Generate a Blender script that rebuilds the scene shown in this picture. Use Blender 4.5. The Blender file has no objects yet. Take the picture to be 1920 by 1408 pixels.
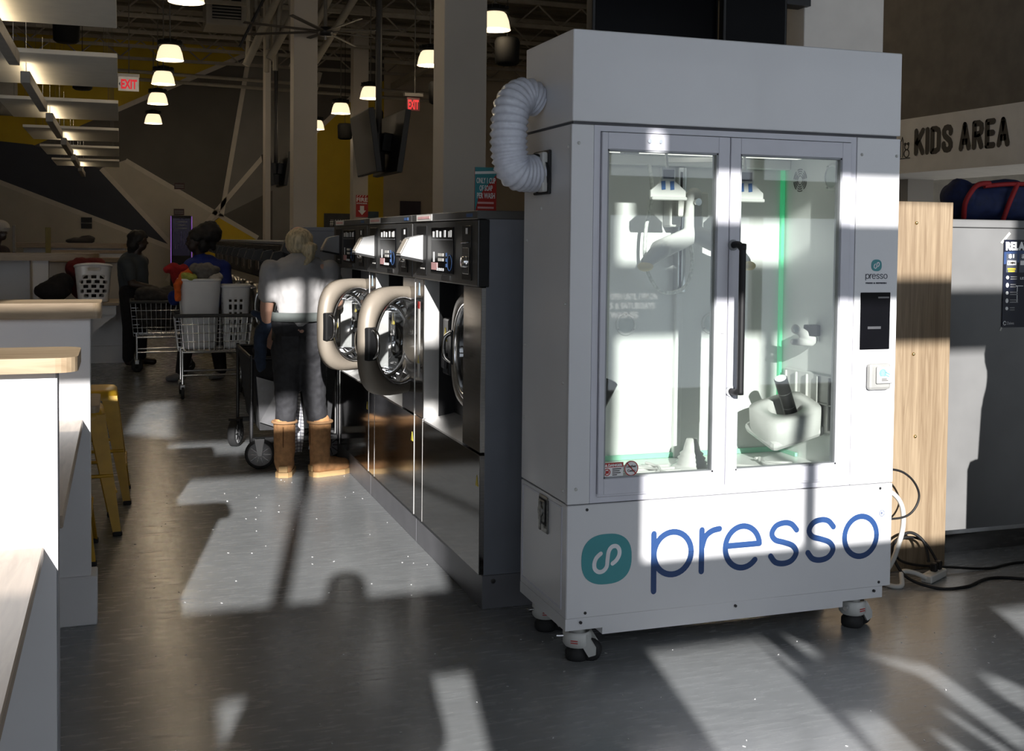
import bpy, bmesh, math, random
from mathutils import Vector, Matrix, noise
from mathutils.geometry import tessellate_polygon
random.seed(7)
S = bpy.context.scene
COL = S.collection
R = math.radians
# ---------------------------------------------------------------- camera, world, sun, exposure
cam_d = bpy.data.cameras.new('camera'); cam = bpy.data.objects.new('camera', cam_d); COL.objects.link(cam)
cam_d.sensor_width = 36.0; cam_d.lens = 2121.245 / 1920 * 36.0
cam_d.shift_y = -(704 - 529.12) / 1920
cam_d.clip_start = 0.05
YAW, PITCH, ROLL = 0.333272, 0.036774, -0.010630
fwd = Vector((math.sin(YAW) * math.cos(PITCH), math.cos(YAW) * math.cos(PITCH), -math.sin(PITCH)))
rgt0 = Vector((math.cos(YAW), -math.sin(YAW), 0)); dwn0 = fwd.cross(rgt0)
rgt = rgt0 * math.cos(ROLL) + dwn0 * math.sin(ROLL); dwn = -rgt0 * math.sin(ROLL) + dwn0 * math.cos(ROLL)
cam.matrix_world = Matrix(((rgt.x, -dwn.x, -fwd.x, 0), (rgt.y, -dwn.y, -fwd.y, 0), (rgt.z, -dwn.z, -fwd.z, 1.5), (0, 0, 0, 1)))
S.camera = cam
w = bpy.data.worlds.new('world'); S.world = w; w.use_nodes = True
wn = w.node_tree.nodes; bg = wn['Background']; bg.inputs[0].default_value = (0.82, 0.9, 1.0, 1); bg.inputs[1].default_value = 1.75
sun_d = bpy.data.lights.new('sun', 'SUN'); sun = bpy.data.objects.new('sun', sun_d); COL.objects.link(sun)
SUN_DIR = Vector((0.2, 1.0, -0.36)).normalized()
sun.rotation_euler = SUN_DIR.to_track_quat('-Z', 'Y').to_euler(); sun_d.energy = 11.5; sun_d.angle = R(0.6); sun_d.color = (1.0, 0.975, 0.94)
sun.location = (-3, -12, 6)
S.view_settings.view_transform = 'Standard'; S.view_settings.look = 'None'; S.view_settings.gamma = 1.0
S.view_settings.use_curve_mapping = False; S.view_settings.exposure = 0.0
S.cycles.max_bounces = 8; S.cycles.transparent_max_bounces = 16; S.cycles.sample_clamp_indirect = 6.0
S.cycles.caustics_reflective = False; S.cycles.caustics_refractive = False

# ---------------------------------------------------------------- materials
MATS = {}
def mat(name, col=(.8, .8, .8), rough=.5, metal=0.0, emit=None, es=1.0, kind=None, scale=8.0, amt=.15, bump=0.0, spec=.5, coat=0.0, col2=None, stretch=(1, 1, 1), trans=0.0, alpha=1.0):
    if name in MATS: return MATS[name]
    m = bpy.data.materials.new(name); m.use_nodes = True; nt = m.node_tree; N = nt.nodes; L = nt.links
    b = N['Principled BSDF']; b.inputs['Base Color'].default_value = (*col, 1); b.inputs['Roughness'].default_value = rough
    b.inputs['Metallic'].default_value = metal; b.inputs['Specular IOR Level'].default_value = spec; b.inputs['Coat Weight'].default_value = coat
    if trans: b.inputs['Transmission Weight'].default_value = trans
    if emit: b.inputs['Emission Color'].default_value = (*emit, 1); b.inputs['Emission Strength'].default_value = es
    tc = N.new('ShaderNodeTexCoord'); mp = N.new('ShaderNodeMapping'); mp.inputs['Scale'].default_value = stretch
    L.new(tc.outputs['Object'], mp.inputs['Vector'])
    nz = N.new('ShaderNodeTexNoise'); nz.inputs['Scale'].default_value = scale; nz.inputs['Detail'].default_value = 5
    L.new(mp.outputs[0], nz.inputs['Vector'])
    cr = N.new('ShaderNodeValToRGB')
    c2 = col2 or tuple(max(0, c * (1 - amt)) for c in col); c1 = col if col2 else tuple(min(1, c * (1 + amt * .5)) for c in col)
    cr.color_ramp.elements[0].color = (*c2, 1); cr.color_ramp.elements[1].color = (*c1, 1)
    cr.color_ramp.elements[0].position = .35; cr.color_ramp.elements[1].position = .65
    L.new(nz.outputs['Fac'], cr.inputs['Fac'])
    if kind == 'wood':
        wv = N.new('ShaderNodeTexNoise'); wv.inputs['Scale'].default_value = scale * 3; wv.inputs['Detail'].default_value = 8; wv.inputs['Distortion'].default_value = 1.2
        L.new(mp.outputs[0], wv.inputs['Vector'])
        mx = N.new('ShaderNodeMath'); mx.operation = 'MULTIPLY_ADD'; mx.inputs[1].default_value = .55; L.new(wv.outputs['Fac'], mx.inputs[0])
        m2 = N.new('ShaderNodeMath'); m2.operation = 'MULTIPLY'; m2.inputs[1].default_value = .45; L.new(nz.outputs['Fac'], m2.inputs[0]); L.new(m2.outputs[0], mx.inputs[2])
        cr.color_ramp.elements[0].position = .38; cr.color_ramp.elements[1].position = .6
        L.new(mx.outputs[0], cr.inputs['Fac'])
    L.new(cr.outputs[0], b.inputs['Base Color'])
    if kind == 'steel':
        rr = N.new('ShaderNodeMapRange'); rr.inputs[3].default_value = rough * .7; rr.inputs[4].default_value = rough * 1.4; L.new(nz.outputs['Fac'], rr.inputs[0]); L.new(rr.outputs[0], b.inputs['Roughness'])
    if bump:
        bp = N.new('ShaderNodeBump'); bp.inputs['Strength'].default_value = bump; bp.inputs['Distance'].default_value = .01
        L.new(nz.outputs['Fac'], bp.inputs['Height']); L.new(bp.outputs[0], b.inputs['Normal'])
    MATS[name] = m; return m
def glass_mat(name, tint=(1, 1, 1), refl=.12, rough=0.02):
    if name in MATS: return MATS[name]
    m = bpy.data.materials.new(name); m.use_nodes = True; nt = m.node_tree; N = nt.nodes; L = nt.links
    for n in list(N):
        if n.type == 'BSDF_PRINCIPLED': N.remove(n)
    out = [n for n in N if n.type == 'OUTPUT_MATERIAL'][0]
    t = N.new('ShaderNodeBsdfTransparent'); t.inputs[0].default_value = (*tint, 1)
    g = N.new('ShaderNodeBsdfGlossy'); g.inputs['Roughness'].default_value = rough
    lw = N.new('ShaderNodeLayerWeight'); lw.inputs['Blend'].default_value = .25
    mr = N.new('ShaderNodeMapRange'); mr.inputs[3].default_value = refl * .5; mr.inputs[4].default_value = min(1, refl * 4)
    L.new(lw.outputs['Fresnel'], mr.inputs[0])
    mx = N.new('ShaderNodeMixShader'); L.new(mr.outputs[0], mx.inputs[0]); L.new(t.outputs[0], mx.inputs[1]); L.new(g.outputs[0], mx.inputs[2])
    L.new(mx.outputs[0], out.inputs[0]); MATS[name] = m; return m
W_KIOSK = mat('white_lacquer', (.67, .67, .69), .28, amt=.03, scale=3, coat=.15)
W_PLASTIC = mat('white_plastic', (.56, .56, .54), .35, amt=.04, scale=5)
W_FRAME = mat('lavender_white_frame', (.60, .60, .66), .4, amt=.03)
W_CHAMB = mat('chamber_white', (.74, .75, .73), .3, amt=.03, scale=4)
W_PANEL = mat('white_laminate', (.70, .69, .70), .45, amt=.05, scale=2)
W_WALL = mat('pale_wall_paint', (.40, .37, .31), .7, amt=.08, scale=1.5)
COLUMN = mat('column_paint', (.46, .42, .37), .65, amt=.05, scale=1.2)
BLACK = mat('black_plastic', (.010, .010, .011), .5, amt=.2, spec=.3)
BLACKM = mat('black_metal', (.02, .02, .022), .45, metal=.3, amt=.2)
RUBBER = mat('black_rubber', (.015, .015, .016), .75, amt=.3, scale=30)
CHROME = mat('chrome_wire', (.75, .75, .76), .18, metal=1.0, amt=.1)
STEEL = mat('brushed_steel', (.36, .35, .34), .17, metal=1.0, kind='steel', scale=6, amt=.12, stretch=(1, 1, 30))
STEELD = mat('dark_steel', (.22, .215, .21), .11, metal=1.0, kind='steel', scale=6, amt=.12, stretch=(1, 1, 24))
STEELB = mat('sunlit_steel', (.62, .61, .60), .42, metal=.6, kind='steel', scale=6, amt=.08)  # paler steel: sunlight on returns, sills and edges put into the colour
CHARC = mat('charcoal_panel', (.075, .075, .075), .38, metal=.35, amt=.12, scale=20)
SIDEG = mat('slate_side_paint', (.17, .18, .21), .42, amt=.08, scale=5)
WOODL = mat('light_ash_laminate', (.265, .20, .13), .5, kind='wood', scale=1.6, col2=(.165, .115, .07), stretch=(13, 13, .6))
WOODT = mat('ash_butcher_top', (.335, .25, .16), .4, kind='wood', scale=1.8, col2=(.23, .16, .095), stretch=(.7, 7, 7))
WOODY = mat('ash_desk_top', (.40, .32, .25), .4, kind='wood', scale=1.8, col2=(.27, .21, .155), stretch=(7, .7, 7))
YEL = mat('yellow_enamel', (.62, .36, .02), .35, amt=.15, scale=12)
TAN = mat('tan_door_ring', (.25, .215, .175), .45, metal=.1, amt=.06)
TEAL = mat('teal_vinyl', (.05, .27, .30), .5, amt=.04)
NAVY = mat('navy_vinyl', (.012, .045, .15), .45, amt=.05)
RED = mat('red_paint', (.45, .025, .02), .5, amt=.1)
WHT = mat('white_print', (.85, .85, .85), .5, amt=.02)
DGREY = mat('dark_grey_print', (.055, .048, .042), .6, amt=.05)
GLASS = glass_mat('door_glass', (.87, .89, .88), .10)
BOWL = glass_mat('bowl_glass', (.82, .84, .84), .35, .03)
SCREEN = mat('dark_screen', (.003, .003, .004), .2, amt=.1, spec=.04)
SKIN = mat('light_skin', (.56, .32, .23), .55, amt=.08, scale=15)
SKIND = mat('dark_skin', (.03, .016, .011), .5, amt=.1, scale=15)

# ---------------------------------------------------------------- mesh builder
class MB:
    def __init__(s): s.v = []; s.f = []; s.s = []
    def add(s, vs, fs, smooth=False, M=None):
        o = len(s.v)
        s.v += [tuple(M @ Vector(p)) if M is not None else tuple(p) for p in vs]
        s.f += [tuple(i + o for i in f) for f in fs]; s.s += [smooth] * len(fs); return s
    def box(s, x0, x1, y0, y1, z0, z1, c=0.0, M=None):
        if x0 > x1: x0, x1 = x1, x0
        if y0 > y1: y0, y1 = y1, y0
        if z0 > z1: z0, z1 = z1, z0
        if c <= 0:
            vs = [(x, y, z) for x in (x0, x1) for y in (y0, y1) for z in (z0, z1)]
            return s.add(vs, [(0, 1, 3, 2), (4, 6, 7, 5), (0, 4, 5, 1), (2, 3, 7, 6), (0, 2, 6, 4), (1, 5, 7, 3)], False, M)
        c = min(c, (x1 - x0) * .49, (y1 - y0) * .49, (z1 - z0) * .49)
        bm = bmesh.new(); mtx = Matrix.Translation(((x0 + x1) / 2, (y0 + y1) / 2, (z0 + z1) / 2)) @ Matrix.Diagonal((x1 - x0, y1 - y0, z1 - z0, 1))
        bmesh.ops.create_cube(bm, size=1, matrix=mtx)
        bmesh.ops.bevel(bm, geom=list(bm.edges), offset=c, segments=1 if c < .006 else 2, affect='EDGES', profile=.5)
        bm.verts.index_update()
        s.add([v.co[:] for v in bm.verts], [[v.index for v in f.verts] for f in bm.faces], False, M); bm.free(); return s
    def tube(s, pts, r, n=8, cap=True, closed=False, M=None, smooth=True):
        pts = [Vector(p) for p in pts]; k = len(pts); rr = r if isinstance(r, (list, tuple)) else [r] * k
        vs = []; fs = []; up = None
        for i, p in enumerate(pts):
            a = pts[(i - 1) % k] if (closed or i > 0) else p; b = pts[(i + 1) % k] if (closed or i < k - 1) else p
            d = (b - a)
            d = d.normalized() if d.length > 1e-9 else Vector((0, 0, 1))
            if up is None: up = d.orthogonal().normalized()
            up = (up - d * up.dot(d)); up = up.normalized() if up.length > 1e-6 else d.orthogonal().normalized()
            sd = d.cross(up)
            for j in range(n):
                t = 2 * math.pi * j / n; vs.append(p + (up * math.cos(t) + sd * math.sin(t)) * rr[i])
        m = k if closed else k - 1
        for i in range(m):
            for j in range(n):
                i2 = (i + 1) % k; fs.append((i * n + j, i * n + (j + 1) % n, i2 * n + (j + 1) % n, i2 * n + j))
        s.add(vs, fs, smooth, M)
        if cap and not closed:
            s.add(vs[:n][::-1], [tuple(range(n))], False, M); s.add(vs[-n:], [tuple(range(n))], False, M)
        return s
    def cyl(s, a, b, r, n=12, r2=None, M=None, smooth=True): return s.tube([a, b], [r, r if r2 is None else r2], n, True, False, M, smooth)
    def lathe(s, prof, c=(0, 0, 0), ax='z', n=24, M=None, smooth=True, sx=1.0, sy=1.0):
        vs = []; fs = []; k = len(prof)
        for (r, h) in prof:
            for j in range(n):
                t = 2 * math.pi * j / n; u = r * math.cos(t) * sx; q = r * math.sin(t) * sy
                p = {'z': (u, q, h), 'y': (u, h, q), 'x': (h, u, q)}[ax]; vs.append((p[0] + c[0], p[1] + c[1], p[2] + c[2]))
        for i in range(k - 1):
            for j in range(n): fs.append((i * n + j, i * n + (j + 1) % n, (i + 1) * n + (j + 1) % n, (i + 1) * n + j))
        return s.add(vs, fs, smooth, M)
    def disc(s, c, r, ax='z', n=20, M=None, sx=1, sy=1):
        vs = []
        for j in range(n):
            t = 2 * math.pi * j / n; u = r * math.cos(t) * sx; q = r * math.sin(t) * sy
            p = {'z': (u, q, 0), 'y': (u, 0, q), 'x': (0, u, q)}[ax]; vs.append((p[0] + c[0], p[1] + c[1], p[2] + c[2]))
        return s.add(vs, [tuple(range(n))], False, M)
    def prism(s, poly, a, b, ax='z', M=None, smooth=False):
        n = len(poly)
        def P(u, q, h): return {'z': (u, q, h), 'y': (u, h, q), 'x': (h, u, q)}[ax]
        vs = [P(u, q, a) for u, q in poly] + [P(u, q, b) for u, q in poly]
        tri = tessellate_polygon([[Vector((u, q, 0)) for u, q in poly]])
        fs = [tuple(t) for t in tri] + [tuple(i + n for i in t) for t in tri]
        s.add(vs, fs, False, M)
        return s.add(vs, [(i, (i + 1) % n, n + (i + 1) % n, n + i) for i in range(n)], smooth, M)
    def sphere(s, c, r, n=16, m=10, M=None, sc=(1, 1, 1)):
        prof = [(max(1e-5, r * math.sin(math.pi * i / m)), -r * math.cos(math.pi * i / m)) for i in range(m + 1)]
        vs = []; fs = []
        for q, h in prof:
            for j in range(n):
                t = 2 * math.pi * j / n; vs.append((c[0] + q * math.cos(t) * sc[0], c[1] + q * math.sin(t) * sc[1], c[2] + h * sc[2]))
        for i in range(m):
            for j in range(n): fs.append((i * n + j, i * n + (j + 1) % n, (i + 1) * n + (j + 1) % n, (i + 1) * n + j))
        return s.add(vs, fs, True, M)
    def ribbon(s, pts, w, T, t=.002, cap=True):
        # rounded flat stroke in a 2-D plane; T(u, v, h) maps to 3-D
        pts = [Vector((p[0], p[1])) for p in pts]; k = len(pts); vs = []; fs = []
        for i, p in enumerate(pts):
            a = pts[max(i - 1, 0)]; b = pts[min(i + 1, k - 1)]; d = (b - a).normalized(); nrm = Vector((-d.y, d.x)) * w / 2
            for q in (p + nrm, p - nrm): vs += [T(q.x, q.y, t), T(q.x, q.y, 0)]
        for i in range(k - 1):
            o = i * 4; fs += [(o, o + 2, o + 6, o + 4), (o, o + 4, o + 5, o + 1), (o + 2, o + 3, o + 7, o + 6)]
        for e, i in ((0, 0), (1, k - 1)) if cap else ():
            c = pts[i]; o = len(vs); n = 14
            vs += [T(c.x + w / 2 * math.cos(2 * math.pi * j / n), c.y + w / 2 * math.sin(2 * math.pi * j / n), t * .98) for j in range(n)]
            fs.append(tuple(range(o, o + n)))
        return s.add(vs, fs)
    def mesh(s, name):
        me = bpy.data.meshes.new(name); me.from_pydata(s.v, [], s.f); me.update()
        me.polygons.foreach_set('use_smooth', s.s)
        bm = bmesh.new(); bm.from_mesh(me); bmesh.ops.recalc_face_normals(bm, faces=bm.faces); bm.to_mesh(me); bm.free()
        return me
ORG = {}
def link(name, data, parent=None, m=None):
    o = bpy.data.objects.new(name, data); COL.objects.link(o)
    if m is not None and data is not None: data.materials.append(m)
    if parent is not None:
        o.parent = parent; org = ORG.get(parent.name, Vector((0, 0, 0)))
        if data is not None and org.length > 0: data.transform(Matrix.Translation(-org))
        ORG[o.name] = org
    return o
def part(name, mb, m, parent, label=None):
    o = link(name, mb.mesh(name) if isinstance(mb, MB) else mb, parent, m)
    if label: o['label'] = label
    return o
def thing(name, label, cat, loc=(0, 0, 0), group=None):
    o = link(name, None); o.location = loc; ORG[o.name] = Vector(loc); o.empty_display_size = .1
    o['label'] = label; o['category'] = cat
    if group: o['group'] = group
    return o
def solo(name, mb, m, label, cat, group=None):
    o = link(name, mb.mesh(name) if isinstance(mb, MB) else mb, None, m); o['label'] = label; o['category'] = cat
    if group: o['group'] = group
    return o
def struct(name, mb, m):
    o = link(name, mb.mesh(name) if isinstance(mb, MB) else mb, None, m); o['kind'] = 'structure'; return o
def copy_tree(o, parent=None):
    c = o.copy(); COL.objects.link(c)
    if parent is not None: c.parent = parent
    for ch in list(o.children): copy_tree(ch, c)
    return c
def dup(o, loc, label, rz=None, group=None):
    c = copy_tree(o); c.location = loc; c['label'] = label
    if rz is not None: c.rotation_euler = (0, 0, rz)
    if group: c['group'] = group
    return c
def text_mesh(body, size=1.0, sx=1.0, bold=0.0, ext=.001, align='LEFT', spacing=1.0):
    cu = bpy.data.curves.new('t', 'FONT'); cu.body = body; cu.size = size; cu.offset = bold; cu.extrude = ext; cu.align_x = align; cu.space_character = spacing; cu.resolution_u = 3
    o = bpy.data.objects.new('t', cu); COL.objects.link(o)
    dg = bpy.context.evaluated_depsgraph_get(); me = bpy.data.meshes.new_from_object(o.evaluated_get(dg))
    bpy.data.objects.remove(o); bpy.data.curves.remove(cu)
    me.materials.clear(); me.transform(Matrix.Diagonal((sx, 1, 1, 1))); return me
def text(body, loc, m, parent, facing='-y', size=.1, sx=1.0, bold=0.0, ext=.001, align='LEFT', name='lettering', fit=None, height=None, tilt=0.0):
    me = text_mesh(body, size, sx, bold, ext, align)
    if fit or height:
        xs = [v.co.x for v in me.vertices]; ys = [v.co.y for v in me.vertices]
        fx = fit / (max(xs) - min(xs)) if fit else 1; fy = height / (max(ys) - min(ys)) if height else 1
        if align == 'CENTER': me.transform(Matrix.Translation((-(max(xs) + min(xs)) / 2, -min(ys), 0)))
        else: me.transform(Matrix.Translation((-min(xs), -min(ys), 0)))
        me.transform(Matrix.Diagonal((fx, fy, 1, 1)))
    rot = Matrix.Rotation(tilt, 4, 'Z')
    rot = Matrix.Rotation(R(90), 4, 'X') @ rot
    if facing == '-x': rot = Matrix.Rotation(R(-90), 4, 'Z') @ rot
    if facing == '+y': rot = Matrix.Rotation(R(180), 4, 'Z') @ rot
    me.transform(Matrix.Translation(loc) @ rot)
    return part(name, me, m, parent)
def arc(cx, cy, rx, ry, a0, a1, n=28): return [(cx + rx * math.cos(R(a0 + (a1 - a0) * i / n)), cy + ry * math.sin(R(a0 + (a1 - a0) * i / n))) for i in range(n + 1)]
BLK = {'K': [[(0, 0), (0, 1)], [(.0, .38), (.42, 1)], [(.14, .55), (.42, 0)]], 'I': [[(0, 0), (0, 1)]], 'D': [[(0, 0), (0, 1)], [(0, 1), (.22, 1), (.36, .93), (.4, .8), (.4, .2), (.36, .07), (.22, 0), (0, 0)]], 'S': [[(.4, .74), (.4, .86), (.32, .98), (.2, 1), (.08, .98), (0, .86), (0, .74), (.06, .62), (.34, .40), (.4, .27), (.4, .14), (.32, .02), (.2, 0), (.08, .02), (0, .14), (0, .27)]], 'A': [[(0, 0), (.2, 1)], [(.2, 1), (.44, 0)], [(.07, .27), (.37, .27)]], 'R': [[(0, 0), (0, 1)], [(0, 1), (.26, 1), (.38, .92), (.4, .76), (.36, .6), (.24, .53), (0, .53)], [(.2, .53), (.4, 0)]], 'E': [[(0, 0), (0, 1)], [(0, 1), (.34, 1)], [(0, .52), (.3, .52)], [(0, 0), (.34, 0)]]}
BLW = {'I': 0, 'A': .44, 'E': .34}
def block_text(body, u0, v0, width, height, sw, T, m, parent):
    tot = 0; pos = []
    for c in body:
        if c == ' ': tot += .30; pos.append(None); continue
        pos.append(tot); tot += BLW.get(c, .41) + .30
    k = (width - sw) / (tot - .30)
    for c, p in zip(body, pos):
        if p is None: continue
        b = MB()
        for st in BLK[c]: b.ribbon([(u0 + sw / 2 + (p + x) * k, v0 + sw / 2 + y * (height - sw)) for x, y in st], sw, T, .003, True)
        part('letter', b, m, parent)
def crom(P, n=8):
    P = [Vector(p) for p in P]; out = []
    for i in range(len(P) - 1):
        p0 = P[max(i - 1, 0)]; p1 = P[i]; p2 = P[i + 1]; p3 = P[min(i + 2, len(P) - 1)]
        for k in range(n):
            t = k / n; out.append(.5 * ((2 * p1) + (p2 - p0) * t + (2 * p0 - 5 * p1 + 4 * p2 - p3) * t * t + (3 * p1 - p0 - 3 * p2 + p3) * t ** 3))
    out.append(P[-1]); return [tuple(p) for p in out]
def blob(prims, voxel=.012, smooth=4, wr=0.0, ws=12.0):
    # capsules (p0, r0, p1, r1[, flatten_y]) and ellipsoids ('e', c, (rx, ry, rz)) fused into one continuous surface
    mb = MB()
    for p in prims:
        if p[0] == 'e':
            mb.sphere((0, 0, 0), 1.0, 18, 12, Matrix.Translation(p[1]) @ (p[3] if len(p) > 3 else Matrix.Identity(4)) @ Matrix.Diagonal((*p[2], 1)))
        else:
            a, r0, b, r1 = Vector(p[0]), p[1], Vector(p[2]), p[3]; d = b - a; L = max(d.length, 1e-5); fl = p[4] if len(p) > 4 else 1.0
            prof = [(max(1e-5, r0 * math.sin(t * math.pi / 12)), -r0 * math.cos(t * math.pi / 12)) for t in range(7)] + [(max(1e-5, r1 * math.cos(t * math.pi / 12)), L + r1 * math.sin(t * math.pi / 12)) for t in range(7)]
            q = d.to_track_quat('Z', 'Y').to_matrix().to_4x4()
            mb.lathe(prof, (0, 0, 0), 'z', 16, Matrix.Translation(a) @ Matrix.Diagonal((1, fl, 1, 1)) @ q if fl != 1.0 else Matrix.Translation(a) @ q)
    me = bpy.data.meshes.new('b'); me.from_pydata(mb.v, [], mb.f); me.update()
    bm = bmesh.new(); bm.from_mesh(me); bmesh.ops.recalc_face_normals(bm, faces=bm.faces); bm.to_mesh(me); bm.free()
    o = bpy.data.objects.new('b', me); COL.objects.link(o)
    r = o.modifiers.new('r', 'REMESH'); r.mode = 'VOXEL'; r.voxel_size = voxel
    if smooth:
        s = o.modifiers.new('s', 'SMOOTH'); s.factor = .5; s.iterations = smooth
    dg = bpy.context.evaluated_depsgraph_get(); out = bpy.data.meshes.new_from_object(o.evaluated_get(dg))
    bpy.data.objects.remove(o); bpy.data.meshes.remove(me)
    if wr:
        out.update()
        ns = [v.normal.copy() for v in out.vertices]
        for v, n in zip(out.vertices, ns): v.co += n * wr * (noise.noise(v.co * ws) + .5 * noise.noise(v.co * ws * 2.3))
    out.polygons.foreach_set('use_smooth', [True] * len(out.polygons)); out.update(); out.materials.clear()
    return out
# ================================================================ THE SETTING
FLOORM = mat('polished_concrete', (.20, .205, .205), .34, amt=.0, scale=3)
def floor_material():
    m = FLOORM; nt = m.node_tree; N = nt.nodes; L = nt.links; b = N['Principled BSDF']
    tc = N.new('ShaderNodeTexCoord'); mp = N.new('ShaderNodeMapping'); mp.inputs['Scale'].default_value = (1.0, 5.0, 1); mp.inputs['Rotation'].default_value = (0, 0, -.3); L.new(tc.outputs['Object'], mp.inputs[0])
    a = N.new('ShaderNodeTexNoise'); a.inputs['Scale'].default_value = 1.1; a.inputs['Detail'].default_value = 6; L.new(tc.outputs['Object'], a.inputs[0])
    c = N.new('ShaderNodeTexNoise'); c.inputs['Scale'].default_value = 9; c.inputs['Detail'].default_value = 7; c.inputs['Distortion'].default_value = .6; L.new(mp.outputs[0], c.inputs[0])
    r = N.new('ShaderNodeValToRGB'); r.color_ramp.elements[0].color = (.18, .188, .194, 1); r.color_ramp.elements[1].color = (.235, .245, .253, 1)
    ad = N.new('ShaderNodeMath'); ad.operation = 'MULTIPLY_ADD'; ad.inputs[1].default_value = .5; L.new(c.outputs[0], ad.inputs[0])
    h = N.new('ShaderNodeMath'); h.operation = 'MULTIPLY'; h.inputs[1].default_value = .5; L.new(a.outputs[0], h.inputs[0]); L.new(h.outputs[0], ad.inputs[2])
    r.color_ramp.elements[0].position = .38; r.color_ramp.elements[1].position = .62; L.new(ad.outputs[0], r.inputs[0]); L.new(r.outputs[0], b.inputs['Base Color'])
    mr = N.new('ShaderNodeMapRange'); mr.inputs[3].default_value = .15; mr.inputs[4].default_value = .36; L.new(c.outputs[0], mr.inputs[0]); L.new(mr.outputs[0], b.inputs['Roughness'])
    bp = N.new('ShaderNodeBump'); bp.inputs['Strength'].default_value = .07; bp.inputs['Distance'].default_value = .006; L.new(c.outputs[0], bp.inputs['Height']); L.new(bp.outputs[0], b.inputs['Normal'])
floor_material()
X0, X1, Y0, Y1, ZC = -6.0, 10.0, -1.0, 26.0, 5.8
struct('floor', MB().box(X0, X1, Y0 - .2, Y1, -.1, 0), FLOORM)
CEILM = mat('dark_deck_paint', (.16, .14, .11), .8, amt=.15, scale=2)
ceil = struct('ceiling', MB().box(X0, X1, Y0 - .2, Y1, ZC, ZC + .1), CEILM)
JO = mat('joist_paint', (.30, .27, .22), .7, amt=.1)
# deck flutes and bar joists that hang under the deck over the far half of the room
for i in range(20):
    y = 17.2 + i * .45
    part('deck_rib', MB().box(X0, X1, y, y + .14, ZC - .05, ZC), CEILM, ceil)
def joist(y, z0=5.15, z1=5.55, xa=-4, xb=9.6):
    mb = MB(); mb.box(xa, xb, y - .04, y + .04, z1, z1 + .07); mb.box(xa, xb, y - .04, y + .04, z0, z0 + .06)
    x = xa; up = True
    while x < xb - .4:
        mb.cyl((x, y, z0 + .05 if up else z1), (x + .4, y, z1 if up else z0 + .05), .016, 6); x += .4; up = not up
    return mb
for y in (18.4, 20.0, 21.6, 23.2, 24.8): part('bar_joist', joist(y), JO, ceil)
for x in (-2.2, 6.0):
    mb = MB(); mb.box(x - .05, x + .05, 17.5, 26, 5.0, 5.12); part('bridging_beam', mb, JO, ceil)
for z in (4.75, 4.9):
    part('sprinkler_pipe', MB().cyl((-4, 24.6 - z * .1, z), (6.5, 24.3 - z * .1, z - .25), .035, 8), JO, ceil)
struct('wall_left', MB().box(X0 - .1, X0, Y0 - .2, Y1, 0, ZC), W_WALL)
struct('wall_right', MB().box(X1, X1 + .1, Y0 - .2, Y1, 0, ZC), W_WALL)
BWDK = mat('charcoal_wall_paint', (.085, .078, .068), .7, amt=.1, scale=1.5)
wb = struct('wall_back', MB().box(X0, X1, Y1, Y1 + .1, 0, ZC), BWDK)
BWLT = mat('taupe_wall_paint', (.46, .42, .35), .7, amt=.08, scale=1.5)
BWBG = mat('beige_wall_paint', (.46, .40, .32), .7, amt=.08, scale=1.5)
BWMD = mat('slate_wall_paint', (.19, .18, .165), .7, amt=.08, scale=1.5)
BWBL = mat('midnight_wall_paint', (.03, .035, .05), .7, amt=.1, scale=1.5)
BWYE = mat('mustard_wall_paint', (.52, .36, .012), .65, amt=.08, scale=1.5)
BWLN = mat('pale_trim_line', (.55, .50, .43), .6, amt=.05)
K26 = 26.0 / 24.0
def bw(x, z): return (x * K26, 1.5 + (z - 1.5) * K26)
def wall_poly(pts, m, off): part('painted_panel', MB().prism([bw(*p) for p in pts], Y1 - off, Y1, 'y'), m, wb)
def wall_line(a, b, w=.10):
    A = Vector(bw(*a)); B = Vector(bw(*b)); d = (B - A).normalized(); n = Vector((-d.y, d.x)) * w / 2
    part('wall_trim_strip', MB().prism([tuple(A + n), tuple(B + n), tuple(B - n), tuple(A - n)], Y1 - .022, Y1, 'y'), BWLN, wb)
wall_poly([(-6, 5.6), (2.6, 5.6), (2.6, 5.36), (-.1, 4.0), (-1.6, 3.25), (-6, 3.6)], BWYE, .008)
wall_poly([(-6, 3.62), (-1.62, 3.27), (-.36, 2.83), (1.0, 1.36), (.96, 1.28), (-2.3, 2.55), (-6, 3.4)], BWBL, .010)
wall_poly([(-.36, 2.85), (.1, 3.03), (1.95, 1.95), (1.42, 1.5), (1.02, 1.3)], BWLT, .012)
wall_poly([(-6, 3.3), (-2.2, 2.54), (.96, 1.27), (1.3, .9), (1.3, 0), (-6, 0)], BWLT, .009)
wall_poly([(1.96, 1.94), (2.66, 1.56), (2.66, .4), (1.3, .4), (1.42, 1.5)], BWYE, .011)
wall_poly([(1.96, 1.94), (2.5, 5.25), (2.75, 5.3), (3.2, 5.3), (3.2, 2.6)], BWMD, .013)
wall_poly([(3.0, 5.3), (3.86, 5.3), (3.86, 1.0), (3.0, 1.0)], BWMD, .0125)
wall_poly([(3.9, 3.76), (4.7, 4.55), (5.35, 4.9), (5.35, .5), (3.88, .5)], BWYE, .014)
wall_poly([(5.35, 5.4), (9.2, 5.4), (9.2, 0), (5.35, 0)], BWBG, .0145)
for a, b in [((-.1, 4.0), (2.55, 5.32)), ((1.96, 1.93), (2.52, 5.3)), ((-2.3, 2.56), (.97, 1.28)), ((-.36, 2.84), (1.0, 1.32)), ((.1, 3.02), (2.7, 1.5)), ((1.42, 1.5), (2.9, 3.3)), ((3.62, 3.6), (3.98, 5.0)), ((3.86, 3.72), (4.75, 4.6)), ((.9, .6), (1.42, 1.5))]: wall_line(a, b)

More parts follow.
